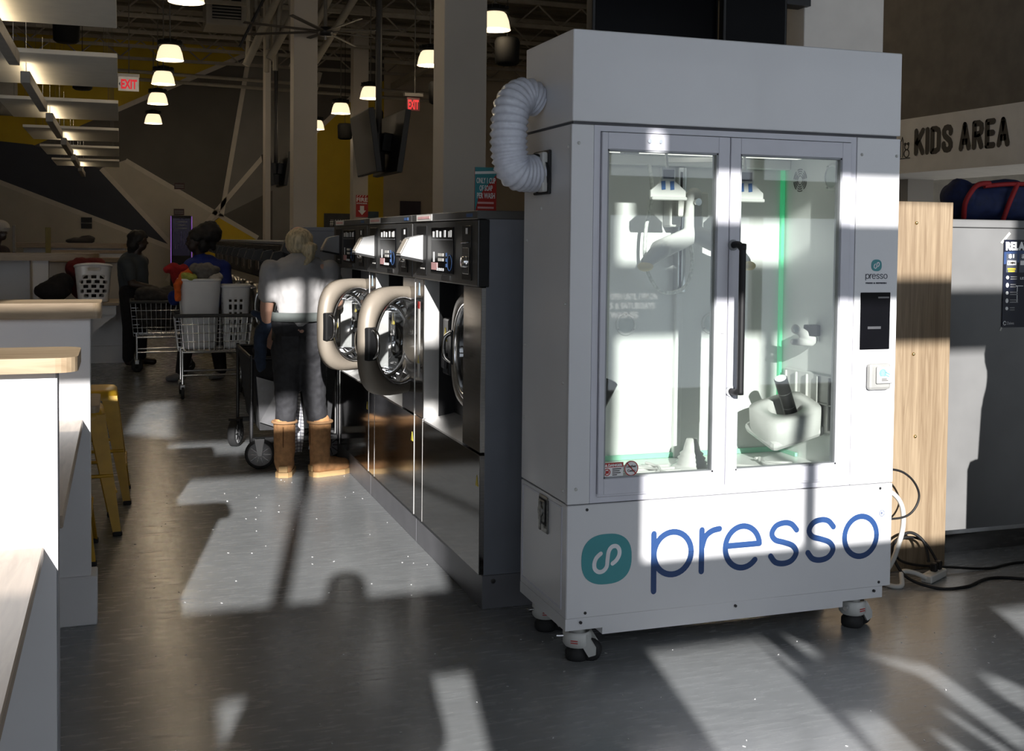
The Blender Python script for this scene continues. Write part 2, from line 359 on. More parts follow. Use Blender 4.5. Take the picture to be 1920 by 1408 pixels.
# storefront behind the camera: opaque grid with glazed openings the sun comes through
OPEN = []
def op(x0, x1, z0, z1): OPEN.append((x0, x1, z0, z1))
for a, b in ((-5.8, -4.6), (-4.5, -3.2), (-3.0, -1.75), (-1.70, -.555), (-.49, .197), (3.7, 5.0), (5.1, 6.6), (6.7, 8.4)):
    op(a, b, .3, 1.715); op(a, b, 2.03, 2.97)
op(.86, 2.82, .3, 1.715); op(.83, 1.5, 2.03, 2.97); op(1.555, 3.05, 2.03, 2.97)
op(-2.3, -1.45, 3.45, 4.25); op(.835, .895, 3.44, 3.58)
for a, b in ((-5.8, -4.6), (-4.5, -3.2), (-.49, .197), (3.7, 5.0), (5.1, 6.6), (6.7, 8.4)): op(a, b, 3.25, 4.13)
op(-1.58, -.555, 3.25, 3.44); op(-.75, -.555, 3.9, 4.13); op(.83, 1.92, 3.25, 3.44); op(1.92, 3.05, 3.25, 3.62)
xs = sorted({X0, X1} | {o[0] for o in OPEN} | {o[1] for o in OPEN}); zs = sorted({0, ZC} | {o[2] for o in OPEN} | {o[3] for o in OPEN})
wf = MB()
for i in range(len(xs) - 1):
    run = None
    for j in range(len(zs) - 1):
        cx = (xs[i] + xs[i + 1]) / 2; cz = (zs[j] + zs[j + 1]) / 2
        solid = not any(o[0] < cx < o[1] and o[2] < cz < o[3] for o in OPEN)
        if solid: run = (run[0], zs[j + 1]) if run else (zs[j], zs[j + 1])
        if (not solid or j == len(zs) - 2) and run: wf.box(xs[i], xs[i + 1], Y0 - .06, Y0, run[0], run[1]); run = None
FRONTM = mat('storefront_frame', (.30, .29, .27), .6, amt=.05)
struct('wall_front', wf, FRONTM)
def holed(outer, holes, y0, y1):
    loops = [outer] + holes; allp = [p for l in loops for p in l]; n = len(allp)
    tri = tessellate_polygon([[Vector((p[0], p[1], 0)) for p in l] for l in loops])
    mb = MB(); vs = [(p[0], y0, p[1]) for p in allp] + [(p[0], y1, p[1]) for p in allp]
    fs = [tuple(t) for t in tri] + [tuple(i + n for i in t) for t in tri]; o = 0
    for l in loops:
        k = len(l); fs += [(o + i, o + (i + 1) % k, n + o + (i + 1) % k, n + o + i) for i in range(k)]; o += k
    return mb.add(vs, fs)
SUNMASK = mat('sun_mask_grey', (.25, .25, .27), .5, amt=.05)  # for the added masks behind the camera that shape the sun patches
holes = [[(.88, .35), (1.328, .35), (1.328, 1.7), (.88, 1.7)],
         [(1.335, 1.70), (1.362, 1.70), (1.388, 1.585), (1.358, 1.578)],
         [(1.453, 1.705), (1.528, 1.637), (1.465, 1.612)],
         [(1.62, 1.63), (1.749, 1.585), (1.869, 1.55), (1.885, 1.33), (1.80, 1.31), (1.79, 1.52), (1.70, 1.59)],
         [(1.385, 1.45), (1.486, 1.442), (1.49, 1.33), (1.46, 1.1), (1.33 + .02, 1.1), (1.357, 1.34)],
         [(2.0, 1.50), (2.05, 1.50), (2.10, 1.44), (1.99, 1.385), (1.97, 1.45)],
         [(2.46, 1.70), (2.72, 1.70), (2.60, 1.58), (2.374, 1.55), (2.43, 1.64)],
         [(1.70, 1.43), (1.725, 1.425), (1.765, 1.31), (1.735, 1.30)],
         [(1.59, 1.385), (1.615, 1.38), (1.64, 1.32), (1.59, 1.31)]]
solo('pane_sun_mask', holed([(.86, .3), (2.82, .3), (2.82, 1.715), (.86, 1.715)], holes, Y0 - .03, Y0 - .02), SUNMASK, 'unseen grey mask on the low right storefront pane, cut to shape the sun patches', 'sun mask')  # added mask, cut-outs projected back from the lit floor patches
solo('upper_sun_mask', holed([(-2.3, 3.45), (-1.45, 3.45), (-1.45, 4.25), (-2.3, 4.25)], [[(-1.98, 3.64), (-1.58, 3.50), (-1.90, 4.22), (-2.14, 4.22)]], Y0 - .03, Y0 - .02), SUNMASK, 'unseen grey mask on the high left storefront pane, cut to shape one sun patch', 'poster')  # added mask that trims the slanted sun patch down the aisle
FROST = mat('frosted_letter_film', (.85, .85, .85), .6)
_n = FROST.node_tree; _t = _n.nodes.new('ShaderNodeBsdfTranslucent'); _t.inputs[0].default_value = (.9, .9, .9, 1); _n.links.new(_t.outputs[0], [n for n in _n.nodes if n.type == 'OUTPUT_MATERIAL'][0].inputs[0])
wl = thing('window_lettering', 'white opening-hours lettering on the storefront pane, reflected in the kiosk glass', 'lettering', (3.9, Y0 - .03, 1.0))
for k, s_ in enumerate(('OPEN UNTIL 11PM ON', '5 & SATURDAYS', 'WASHES')): text(s_, (3.72, Y0 - .03, 1.03 - k * .075), FROST, wl, fit=(.42, .40, .25)[k], height=.055, bold=.006, size=.1)
solo('low_sun_mask', MB().prism([(-1.70, .3), (-1.70, 1.715), (-.66, 1.715), (-.585, 1.56), (-.555, 1.5), (-.555, .3)], Y0 - .03, Y0 - .02, 'y'), SUNMASK, 'unseen grey mask added on the low left storefront pane to block the sun', 'poster')  # added blocker keeping sun off the floor at the aisle's left
# ================================================================ GARMENT KIOSK
KX0, KX1, KY, KYB = 1.473, 2.835, 3.64, 4.12
kio = thing('garment_kiosk', 'tall white garment refresh kiosk with glass double doors, blue wordmark and vent hose', 'kiosk', (2.154, KY, 0))
LF = mat('frame_gap_shadow', (.10, .10, .11), .8)
part('header_panel', MB().box(KX0 + .002, KX1, KY, KYB, 1.916, 2.232, .003), W_KIOSK, kio)
part('header_gap', MB().box(KX0 + .01, KX1 - .01, KY + .012, KYB, 1.905, 1.916), LF, kio)
# upper body shell: left side, right side, back, top ring and front posts
mb = MB(); mb.box(KX0, KX0 + .02, KY + .004, KYB, .58, 1.905, .002); part('side_panel', mb, W_KIOSK, kio)
mb = MB(); mb.box(KX1 - .02, KX1, KY + .004, KYB, .58, 1.905, .002); part('side_panel', mb, W_KIOSK, kio)
part('back_panel', MB().box(KX0 + .02, KX1 - .02, KYB - .01, KYB, .58, 1.905), W_KIOSK, kio)
part('corner_post', MB().box(KX0, 1.557, KY, KY + .02, .578, 1.905, .002), W_KIOSK, kio)
rc = part('control_column', MB().box(2.640, KX1, KY, KY + .03, .578, 1.905, .002), W_KIOSK, kio)
sf = MB()
sf.box(1.559, 2.638, KY + .004, KY + .05, 1.885, 1.905); sf.box(1.559, 2.638, KY + .004, KY + .05, .578, .602); sf.box(1.559, 1.583, KY + .004, KY + .05, .602, 1.885); sf.box(2.613, 2.638, KY + .004, KY + .05, .602, 1.885)
sf.box(1.583, 2.613, KY - .004, KY + .01, .598, .612, .003)
part('door_surround', sf, W_FRAME, kio)
# chamber
CX0, CX1, CYB, CZ0, CZ1 = 1.575, 2.610, 4.09, .632, 1.812
def wallp(n, a): return part(n, MB().box(*a), W_CHAMB, kio)
wallp('chamber_back', (CX0, CX1, CYB, CYB + .015, CZ0, CZ1 + .04)); cr_ = wallp('chamber_side', (CX1, CX1 + .015, KY + .05, CYB + .015, CZ0, CZ1 + .04)); wallp('chamber_side', (CX0 - .015, CX0, KY + .05, CYB + .015, CZ0, CZ1 + .04))
wallp('chamber_ceiling', (CX0, CX1, KY + .05, CYB, CZ1 + .03, CZ1 + .045)); wallp('chamber_floor', (CX0, CX1, KY + .05, CYB, CZ0 - .015, CZ0))
LEDW = mat('led_diffuser', (.9, .9, .85), .4, emit=(1, .98, .88), es=1.6, amt=.02)
part('ceiling_lamp', MB().box(1.66, 2.52, 3.80, 3.86, CZ1 + .018, CZ1 + .03, .003), LEDW, kio)
part('ceiling_beam', MB().box(CX0, CX1, 4.04, 4.09, CZ1 - .01, CZ1 + .03, .004), W_CHAMB, kio)
part('ceiling_flap', MB().prism([(1.98, 3.92), (2.16, 3.80), (2.18, 3.815), (2.0, 3.95)], CZ1 - .006, CZ1 + .012), W_PLASTIC, kio)
part('ceiling_flap', MB().box(1.70, 1.76, 3.70, 3.74, CZ1 + .0, CZ1 + .025, .004), W_PLASTIC, kio)
part('ceiling_flap', MB().prism([(2.20, 3.80), (2.34, 3.94), (2.32, 3.96), (2.18, 3.82)], CZ1 - .006, CZ1 + .012), W_PLASTIC, kio)
GRN = mat('green_led', (.1, .6, .3), .4, emit=(.08, .95, .36), es=.28, amt=.02)
part('led_strip', MB().box(CX1 - .02, CX1 - .006, CYB - .016, CYB - .002, .80, CZ1 - .01), GRN, kio)
GRS = mat('green_led_dim', (.3, .62, .45), .4, emit=(.12, .6, .32), es=.05, amt=.05)
part('led_strip', MB().box(CX0, CX1, CYB - .015, CYB - .003, CZ0 + .001, CZ0 + .02), GRS, kio)
part('led_strip', MB().box(CX1 - .015, CX1 - .003, 3.95, CYB - .016, CZ0 + .001, CZ0 + .016), GRS, kio)
# doors
def kdoor(x0, x1, gx0, gx1):
    z0, z1, gz0, gz1 = .606, 1.882, .663, 1.823; y0, y1 = KY - .006, KY + .03
    d = MB(); d.box(x0, gx0, y0, y1, z0, z1, .002); d.box(gx1, x1, y0, y1, z0, z1, .002); d.box(gx0, gx1, y0, y1, gz1, z1, .002); d.box(gx0, gx1, y0, y1, z0, gz0, .002)
    o = part('door', d, W_FRAME, kio)
    gk = MB()
    for a in ((gx0, gx0 + .006, gz0, gz1), (gx1 - .006, gx1, gz0, gz1), (gx0, gx1, gz0, gz0 + .006), (gx0, gx1, gz1 - .006, gz1)): gk.box(a[0], a[1], y0 + .004, y1, a[2], a[3])
    part('gasket', gk, mat('grey_gasket', (.30, .31, .33), .6), o)
    part('glass_pane', MB().box(gx0 + .004, gx1 - .004, KY + .008, KY + .012, gz0 + .004, gz1 - .004), GLASS, o)
    return o
dl = kdoor(1.586, 2.0905, 1.608, 2.044); dr = kdoor(2.0945, 2.611, 2.136, 2.571)
hd = MB(); hx = 2.108; hp = [(hx, KY - .006, 1.492), (hx + .004, KY - .04, 1.494), (hx + .012, KY - .055, 1.475)] + [(hx + .012, KY - .055, 1.46), (hx + .012, KY - .055, .99)] + [(hx + .012, KY - .053, .972), (hx + .004, KY - .04, .958), (hx, KY - .006, .958)]
hd.tube(crom(hp, 6), .0125, 12); part('handle', hd, BLACK, dr)
for z in (1.492, .958): part('handle_base', MB().cyl((hx, KY - .006, z), (hx, KY - .012, z), .02, 14), mat('grey_gasket'), dr)
part('door_magnet', MB().box(2.062, 2.078, KY - .012, KY - .006, 1.17, 1.275, .002), W_PLASTIC, dl)
for x in (1.766, 1.809): part('hinge_screw', MB().cyl((x, KY - .006, 1.856), (x, KY - .011, 1.856), .007, 12), CHROME, dl)
# stickers on the left pane
dg = part('danger_sticker', MB().box(1.610, 1.686, KY + .002, KY + .006, .668, .718), WHT, dl, 'white and red danger sticker')
part('sticker_band', MB().box(1.610, 1.686, KY, KY + .002, .702, .718), RED, dg)
text('DANGER', (1.627, KY - .001, .7045), WHT, dg, fit=.055, height=.010, bold=.004, size=.1)
pp = MB(); pp.prism([(1.613, .705), (1.625, .705), (1.619, .715)], KY - .0015, KY, 'y'); part('warning_triangle', pp, WHT, dg)
def ring(c, r, w, y, n=20): return MB().ribbon(arc(c[0], c[1], r, r, 0, 360, n), w, lambda u, v, h: (u, y - h, v), .001)
rg = ring((1.624, .685), .0115, .003, KY + .002); rg.ribbon([(1.616, .677), (1.632, .693)], .003, lambda u, v, h: (u, KY + .002 - h, v), .001); rg.box(1.618, 1.630, KY, KY + .002, .680, .690); part('prohibition_mark', rg, RED, dg)
for i in range(4): part('small_print', MB().box(1.644, 1.644 + (.034, .028, .032, .018)[i], KY, KY + .002, .694 - i * .007, .697 - i * .007), DGREY, dg)
rs = part('leather_sticker', MB().prism(arc(1.718, .694, .027, .027, 0, 360, 28)[:-1], KY + .002, KY + .006, 'y'), WHT, dl, 'round no leather sticker')
text('Leather', (1.718, KY + .001, .697), DGREY, rs, fit=.038, height=.010, align='CENTER', size=.1); text('Cuero', (1.718, KY + .001, .682), DGREY, rs, fit=.030, height=.009, align='CENTER', size=.1)
rg = ring((1.718, .694), .0255, .003, KY + .002, 28); rg.ribbon([(1.702, .712), (1.734, .676)], .0035, lambda u, v, h: (u, KY + .001 - h, v), .001); part('prohibition_mark', rg, RED, rs)
# lower cabinet
lc = part('lower_cabinet', MB().box(KX0, KX1, KY, KYB, .172, .574, .003), W_KIOSK, kio)
part('cabinet_gap', MB().box(KX0 + .008, KX1 - .008, KY + .01, KYB - .01, .574, .579), LF, kio)
fr = MB(); xa = KX0 - .003
fr.box(xa, KX0, KY + .045, KYB - .02, .555, .562); fr.box(xa, KX0, KY + .045, KYB - .02, .196, .203); fr.box(xa, KX0, KY + .045, KY + .052, .203, .555); fr.box(xa, KX0, KYB - .027, KYB - .02, .203, .555)
part('access_panel_rim', fr, W_FRAME, lc)
la = part('latch', MB().box(KX0 - .008, KX0, 3.815, 3.905, .43, .565, .004), mat('aged_chrome', (.35, .35, .34), .3, metal=1.0, amt=.4, scale=60), kio, 'chrome butterfly latch')
lk = MB(); lk.box(KX0 - .016, KX0 - .008, 3.83, 3.89, .47, .55, .004); lk.cyl((KX0 - .02, 3.86, .51), (KX0 - .008, 3.86, .51), .022, 14); lk.box(KX0 - .022, KX0 - .016, 3.852, 3.868, .44, .545, .002)
part('latch_wing', lk, mat('aged_chrome'), la); part('latch_recess', MB().box(KX0 - .0095, KX0 - .007, 3.822, 3.898, .46, .555), BLACKM, la)
sk = MB(); sk.prism([(KX0, .172), (KX1 - .035, .172), (KX1 - .035, .128), (2.62, .128), (2.62, .106), (1.615, .106), (1.615, .130), (KX0, .130)], KY + .004, KYB, 'y'); part('base_skirt', sk, W_KIOSK, kio)
for x, z in ((1.548, .557), (2.777, .557), (1.546, .19), (2.78, .19), (1.53, .157), (2.76, .157), (2.15, .157)): part('screw', MB().cyl((x, KY - .002, z), (x, KY + .006, z), .0055, 10), BLACKM, kio)
for x, z in ((1.5, 1.84), (1.505, .632), (2.66, 1.84), (2.818, 1.84), (2.656, .70), (2.815, .70)): part('rivet', MB().sphere((x, KY - .001, z), .006, 10, 6), W_PLASTIC, kio)
for y, z in ((3.67, 1.83), (3.68, .62), (3.68, 1.28), (4.08, 1.5), (4.09, 1.1), (3.69, 1.0), (3.93, 1.62), (4.09, .82)): part('rivet', MB().sphere((KX0 - .001, y, z), .006, 10, 6), W_PLASTIC, kio)
# casters
def caster(cx, cy, rz, first=None):
    M = Matrix.Translation((cx, cy, 0)) @ Matrix.Rotation(rz, 4, 'Z')
    a = MB(); a.lathe([(.045, .105), (.052, .10), (.052, .06), (.044, .05)], (0, 0, 0), 'z', 20, M); a.cyl((0, 0, .095), (0, 0, .128), .03, 14, None, M)
    for s in (-1, 1): a.prism([(-.02, .10), (.045, .10), (.075, .055), (.075, .03), (.05, .02), (.03, .05), (-.01, .06)], s * .028 - .005, s * .028 + .005, 'x', M @ Matrix.Rotation(R(-90), 4, 'Z'))
    o = part('caster', a, W_PLASTIC, kio)
    wv = MB(); wv.lathe([(.01, -.02), (.034, -.02), (.038, -.012), (.038, .012), (.034, .02), (.01, .02)], (.052, 0, .038), 'y', 20, M); part('caster_wheel', wv, RUBBER, o)
    wf_ = MB(); wf_.lathe([(.001, .0), (.038, .0), (.042, .008), (.042, .03), (.03, .045)], (0, 0, 0), 'z', 18, M); part('leveling_foot', wf_, RUBBER, o)
    k = MB(); k.cyl((-.045, -.02, .085), (-.07, -.03, .085), .008, 10, None, M); part('caster_bolt', k, CHROME, o)
    for i in range(2): part('caster_print', MB().box(-.012, .014, -.0535, -.0515, .078 - i * .008, .081 - i * .008, 0, M), RED, o)
caster(1.55, 3.72, R(-35)); caster(1.55, 4.04, R(-20)); caster(2.72, 3.72, R(10)); caster(2.72, 4.04, R(10))
# vent hose and flange
HOSE = mat('hose_film', (.62, .64, .72), .3, amt=.08, scale=60, coat=.3)
hp = crom([(1.46, 3.945, 2.01), (1.40, 3.93, 2.03), (1.345, 3.90, 1.99), (1.325, 3.88, 1.90), (1.325, 3.87, 1.81), (1.345, 3.87, 1.755), (1.40, 3.885, 1.745), (1.455, 3.90, 1.75)], 15)
rad = [.064 + .0055 * (1 if i % 4 == 0 else (-.6 if i % 4 == 2 else .1)) for i in range(len(hp))]
rad = [r * (1 if i > 6 else .8 + .2 * i / 6) for i, r in enumerate(rad)]
hs = part('vent_hose', MB().tube(hp, rad, 24, True), HOSE, kio, 'ribbed white vent hose')
part('hose_clamp', MB().tube([(1.435, 3.893, 1.747), (1.444, 3.896, 1.748)], .0715, 24), BLACKM, hs)
fl = MB(); fl.box(KX0 - .012, KX0, 3.83, 3.99, 1.67, 1.83, .003); part('vent_gasket', fl, BLACKM, kio)
fl = MB(); fl.box(KX0 - .034, KX0 - .012, 3.835, 3.985, 1.678, 1.822, .006); fl.cyl((KX0 - .034, 3.9, 1.75), (1.405, 3.89, 1.746), .062, 22); part('vent_flange', fl, W_PLASTIC, kio)
# screen, card reader, small logo
def T(u, v, h): return (u, KY - .001 - h, v)
scn = part('touch_screen', MB().box(2.668, 2.803, KY - .004, KY + .01, 1.097, 1.316, .002), SCREEN, kio, 'black touch screen')
part('screen_bar', MB().box(2.745, 2.795, KY - .005, KY - .004, 1.294, 1.300), mat('screen_grey', (.05, .05, .055), .3), scn); part('screen_bar', MB().box(2.70, 2.76, KY - .005, KY - .004, 1.176, 1.186), mat('screen_grey'), scn)
crd = part('card_reader', MB().box(2.698, 2.80, KY - .025, KY, .942, 1.045, .012), mat('reader_offwhite', (.28, .28, .27), .4), kio)
cf = part('reader_face', MB().box(2.726, 2.80, KY - .034, KY - .025, .967, 1.034, .004), mat('reader_plate_white', (.34, .34, .335), .4), crd)
cm = MB(); ty = lambda u, v, h: (u, KY - .034 - h, v)
for r in (.005, .010, .014): cm.ribbon(arc(2.752, 1.009, r, r, -60 if r > .01 else 0, 240 if r > .01 else 360, 16), .0018, ty, .0008)
cm.ribbon([(2.765, 1.012), (2.783, 1.003)], .002, ty, .0008); cm.ribbon([(2.765, 1.001), (2.780, .995)], .002, ty, .0008); part('contactless_mark', cm, mat('teal_print', (.05, .32, .42), .5), cf)
for i in range(2): part('small_print', MB().box(2.748, 2.770 + i * .006, KY - .035, KY - .034, .985 - i * .006, .9872 - i * .006), DGREY, cf)
def superell(cx, cz, a, b, n=2.5, k=48): return [(cx + a * abs(math.cos(t)) ** (2 / n) * (1 if math.cos(t) >= 0 else -1), cz + b * abs(math.sin(t)) ** (2 / n) * (1 if math.sin(t) >= 0 else -1)) for t in [2 * math.pi * i / k for i in range(k)]]
SM = [(612, 585), (582, 612), (568, 650), (573, 688), (600, 710), (632, 705), (655, 676), (660, 630), (668, 575), (690, 545), (722, 543), (742, 568), (742, 605), (722, 640), (696, 660)]
def badge(cx, cz, a, b, y0):
    o = part('logo_badge', MB().prism(superell(cx, cz, a, b), y0 - .0015, y0, 'y'), TEAL, kio, 'teal badge with a white S-shaped mark')
    pts = crom([(cx + (p[0] - 655) / 177 * a, cz - (p[1] - 626) / 173 * b) for p in SM], 5)
    part('badge_mark', MB().ribbon(pts, a * .155, lambda u, v, h: (u, y0 - .0015 - h, v), .0006), mat('badge_white', (.8, .8, .84), .5), o)
badge(1.626, .376, .097, .090, KY); badge(2.737, 1.420, .0235, .0225, KY)
Sp = [(.93, .80), (.75, .955), (.5, 1.0), (.22, .94), (.08, .76), (.2, .60), (.5, .52), (.8, .42), (.93, .24), (.78, .06), (.5, 0), (.22, .05), (.05, .21)]
def wordmark(ox, oz, sx, sz, m, w):
    U = lambda u, v, h: (ox + u * sx, KY - h, oz + v * sz)
    zc, rx, ry = .376, .072, .0775
    def letter(strokes):
        b = MB()
        for q, s in enumerate(strokes): b.ribbon([((p[0] - 1.799) * sx + ox, (p[1] - .288) * sz + oz) for p in s], w, lambda u, v, h: (u, KY - h, v), .0012 + .0005 * q)
        part('letter', b, m, kio)
    letter([[(1.81, .452), (1.812, .243)], arc(1.886, zc, .075, ry, 0, 360, 36)])
    letter([[(2.004, .452), (2.004, .299)], crom([(2.004, .385), (2.018, .425), (2.045, .445), (2.076, .451)], 6)])
    letter([arc(2.174, zc, rx, ry, 6, 318, 40), [(2.106, .384), (2.245, .384)]])
    for a, b in ((2.288, 2.414), (2.450, 2.577)): letter([crom([(a + (b - a) * p[0], .299 + .154 * p[1]) for p in Sp], 5)])
    letter([arc(2.692, zc, .073, ry, 0, 360, 40)])
wordmark(1.799, .288, 1, 1, NAVY, .0215)
rr_ = MB(); rr_.ribbon(arc(2.788, .459, .011, .0115, 0, 360, 20), .002, lambda u, v, h: (u, KY - h, v), .001); part('registered_mark', rr_, NAVY, kio); text('R', (2.784, KY - .001, .4545), NAVY, kio, fit=.008, height=.010, size=.1)
wordmark(2.688, 1.368, .1 / .977, .11, mat('grey_wordmark', (.05, .055, .08), .5), .0026)
text('PRESS & REFRESH', (2.69, KY - .001, 1.349), mat('grey_wordmark'), kio, fit=.094, height=.006, bold=.004, size=.1)
# ---- fittings inside the chamber
ALU = mat('aluminium', (.55, .56, .56), .3, metal=1.0, amt=.1)
rl = MB(); rl.box(2.10, 2.125, 4.05, 4.09, 1.30, 1.80, .003); rl.box(2.128, 2.142, 4.06, 4.09, 1.30, 1.80, .002); part('lift_rail', rl, ALU, kio)
part('lift_guide', MB().box(2.105, 2.135, 4.065, 4.09, CZ0, 1.30, .003), W_CHAMB, kio); part('rail_slot', MB().box(2.109, 2.116, 4.046, 4.05, 1.32, 1.78), BLACKM, kio)
part('carriage_block', MB().box(2.05, 2.10, 4.02, 4.09, 1.56, 1.68, .008), W_PLASTIC, kio)
hf = blob([((2.09, 3.90, 1.68), .034, (2.085, 3.90, 1.54), .040, .5), ((2.08, 3.89, 1.53), .036, (1.93, 3.86, 1.47), .040, .55), ((1.93, 3.86, 1.47), .038, (1.87, 3.85, 1.425), .026, .7), ((2.095, 3.89, 1.53), .036, (2.24, 3.87, 1.475), .040, .55), ((2.24, 3.87, 1.475), .038, (2.295, 3.86, 1.43), .026, .7)], .007, 3)
hfp = part('hanger_form', hf, W_PLASTIC, kio, 'white shoulder-shaped hanger form')
part('form_pivot', MB().cyl((2.089, 3.875, 1.655), (2.089, 3.862, 1.655), .014, 16), ALU, hfp)
CRM = mat('cream_foam', (.72, .62, .38), .8)
for x, z in ((1.862, 1.408), (2.302, 1.412)): part('foam_tip', MB().sphere((x, 3.85, z), .03, 14, 10, None, (1.05, .8, .62)), CRM, hfp)
part('form_plate', MB().box(2.04, 2.17, 3.93, 3.94, 1.60, 1.695, .004), mat('frosted_panel', (.70, .70, .66), .5), kio)
part('form_arm', MB().box(2.07, 2.11, 3.94, 4.05, 1.60, 1.66, .004), W_PLASTIC, kio)
lp = crom([(1.93, 3.97, 1.80), (1.945, 3.97, 1.68), (1.925, 3.98, 1.55), (1.935, 4.0, 1.42), (1.99, 4.02, 1.325), (2.06, 4.03, 1.30), (2.13, 4.03, 1.33), (2.155, 4.03, 1.42), (2.14, 4.03, 1.52)], 8)
part('coiled_tube', MB().tube(lp, .0075, 10), mat('clear_tube', (.68, .70, .66), .3, amt=.25, scale=90), kio)
for x0 in (1.915, 2.245):
    tg = part('instruction_tag', MB().prism([(x0 - .028, 1.775), (x0 + .028, 1.775), (x0 + .028, 1.725), (x0 + .072, 1.69), (x0 + .072, 1.664), (x0 - .072, 1.664), (x0 - .072, 1.69), (x0 - .028, 1.725)], 3.775, 3.785, 'y'), W_PLASTIC, kio, 'white trapezoid instruction tag')
    part('tag_print', MB().box(x0 - .022, x0 + .022, 3.773, 3.775, 1.735, 1.768), mat('slate_print', (.05, .06, .09), .5), tg)
    for dx in (-.022, .014): part('tag_picture', MB().prism([(x0 + dx - .008, 1.725), (x0 + dx + .008, 1.727), (x0 + dx + .010, 1.695), (x0 + dx - .006, 1.693)], 3.773, 3.775, 'y'), mat('blue_print', (.05, .12, .30), .5), tg)
    part('tag_lip', MB().box(x0 - .072, x0 + .072, 3.76, 3.785, 1.655, 1.668, .003), W_PLASTIC, tg); part('tag_stem', MB().cyl((x0, 3.785, 1.77), (x0, 3.80, CZ1 + .03), .006, 8), W_PLASTIC, tg)
for x in (1.895, 2.277):
    pm = part('wall_port', MB().lathe([(.044, 0), (.044, -.006), (.034, -.008), (.034, -.002)], (x, CYB, 1.172), 'y', 28), W_CHAMB, kio); part('port_lens', MB().cyl((x, CYB, 1.172), (x, CYB - .003, 1.172), .034, 28), mat('port_grey', (.58, .62, .60), .25), pm)
    for a in (90, -30, 210): part('port_screw', MB().sphere((x + .039 * math.cos(R(a)), CYB - .007, 1.172 + .039 * math.sin(R(a))), .004, 8, 5), ALU, pm)
pm = part('wall_port', MB().lathe([(.052, 0), (.052, -.006), (.042, -.008), (.042, -.002)], (CX1, 3.752, 1.759), 'x', 28), W_CHAMB, kio); part('port_lens', MB().cyl((CX1, 3.752, 1.759), (CX1 - .003, 3.752, 1.759), .042, 28), mat('port_grey'), pm)
for a in (60, -60, 180): part('port_screw', MB().sphere((CX1 - .008, 3.752 + .047 * math.cos(R(a)), 1.759 + .047 * math.sin(R(a))), .005, 8, 5), ALU, pm)
fg = MB(); tx = lambda u, v, h: (CX1 - .001 - h, u, v)
for r in (.018, .027, .036, .045):
    for q in range(6): fg.ribbon(arc(3.972, 1.757, r, r, q * 60 + 8, q * 60 + 52, 8), .0032, tx, .0015)
part('fan_grille', fg, mat('vent_dark', (.10, .10, .10), .7), kio)
# tray with black roller on the right wall, ribbed mount panel, clip
mp_ = part('mount_panel', MB().box(CX1 - .012, CX1, 3.69, 4.05, .76, .99, .008), W_PLASTIC, kio)
for i in range(5): part('panel_rib', MB().box(CX1 - .022, CX1 - .012, 3.72 + i * .075, 3.728 + i * .075, .775, .98, .002), W_PLASTIC, mp_)
part('panel_rib', MB().box(CX1 - .02, CX1 - .012, 3.70, 4.04, .87, .877, .002), W_PLASTIC, mp_)
TM = Matrix.Translation((2.475, 3.84, .815)) @ Matrix.Rotation(R(-14), 4, 'Y') @ Matrix.Rotation(R(16), 4, 'X')
tr = MB(); tr.box(-.125, .125, -.10, .11, -.075, -.03, .02, TM)
N8 = 28; outr = superell(0, 0, .125, .105, 4, N8); inr = [(.005 + .072 * math.cos(2 * math.pi * i / N8), .004 + .062 * math.sin(2 * math.pi * i / N8)) for i in range(N8)]
vs = [(p[0], p[1], -.05) for p in outr] + [(p[0], p[1], .045) for p in outr] + [(p[0], p[1], .045) for p in inr] + [(p[0] * .9, p[1] * .9, -.028) for p in inr]
tr.add(vs, [(k * N8 + i, k * N8 + (i + 1) % N8, (k + 1) * N8 + (i + 1) % N8, (k + 1) * N8 + i) for k in range(3) for i in range(N8)], True, TM)
tro = part('roller_tray', tr, W_PLASTIC, kio, 'white tilted tray with round well'); part('tray_well', MB().cyl((.005, .004, -.03), (.005, .004, -.026), .064, 24, None, TM), mat('well_grey', (.5, .5, .46), .5), tro)
part('tray_bracket', MB().box(2.56, CX1 - .012, 3.80, 3.88, .80, .85, .006), W_PLASTIC, tro)
ro = MB(); a, b = Vector((2.512, 3.84, .80)), Vector((2.425, 3.80, .975)); ro.cyl(a, b, .026, 22); o_ = part('roller', ro, mat('roller_graphite', (.035, .035, .036), .45, amt=.2, scale=40), kio, 'dark graphite roller')
d_ = (b - a).normalized(); part('roller_cap', MB().cyl(b, b + d_ * .003, .023, 22), WHT, o_)
for t in (.35, .68):
    c_ = a.lerp(b, t); part('roller_band', MB().cyl(c_, c_ + d_ * .002, .0264, 22), mat('band_grey', (.2, .2, .2), .4), o_)
ro = MB(); a, b = Vector((1.60, 3.78, .81)), Vector((1.705, 3.80, .985)); ro.cyl(a, b, .027, 20); o_ = part('roller', ro, mat('roller_graphite'), kio); part('roller_cap', MB().cyl(b, b + (b - a).normalized() * .003, .023, 20), WHT, o_)
part('roller_tray', MB().box(CX0, 1.63, 3.76, 3.92, .70, .80, .012), W_PLASTIC, kio)
cl = blob([((2.50, 3.82, 1.165), .012, (2.53, 3.82, 1.15), .02, .6), ((2.53, 3.82, 1.15), .02, (2.59, 3.83, 1.12), .018, .6), ((2.49, 3.82, 1.115), .014, (2.58, 3.83, 1.11), .016, .6), ('e', (2.50, 3.82, 1.165), (.02, .012, .02))], .005, 2)
clp = part('clip_hanger', cl, W_PLASTIC, kio, 'white clip hanger'); part('clip_mount', MB().box(2.555, CX1, 3.81, 3.85, 1.135, 1.18, .004), BLACK, clp); part('clip_knob', MB().cyl((2.497, 3.806, 1.165), (2.497, 3.812, 1.165), .012, 14), mat('port_grey'), clp)
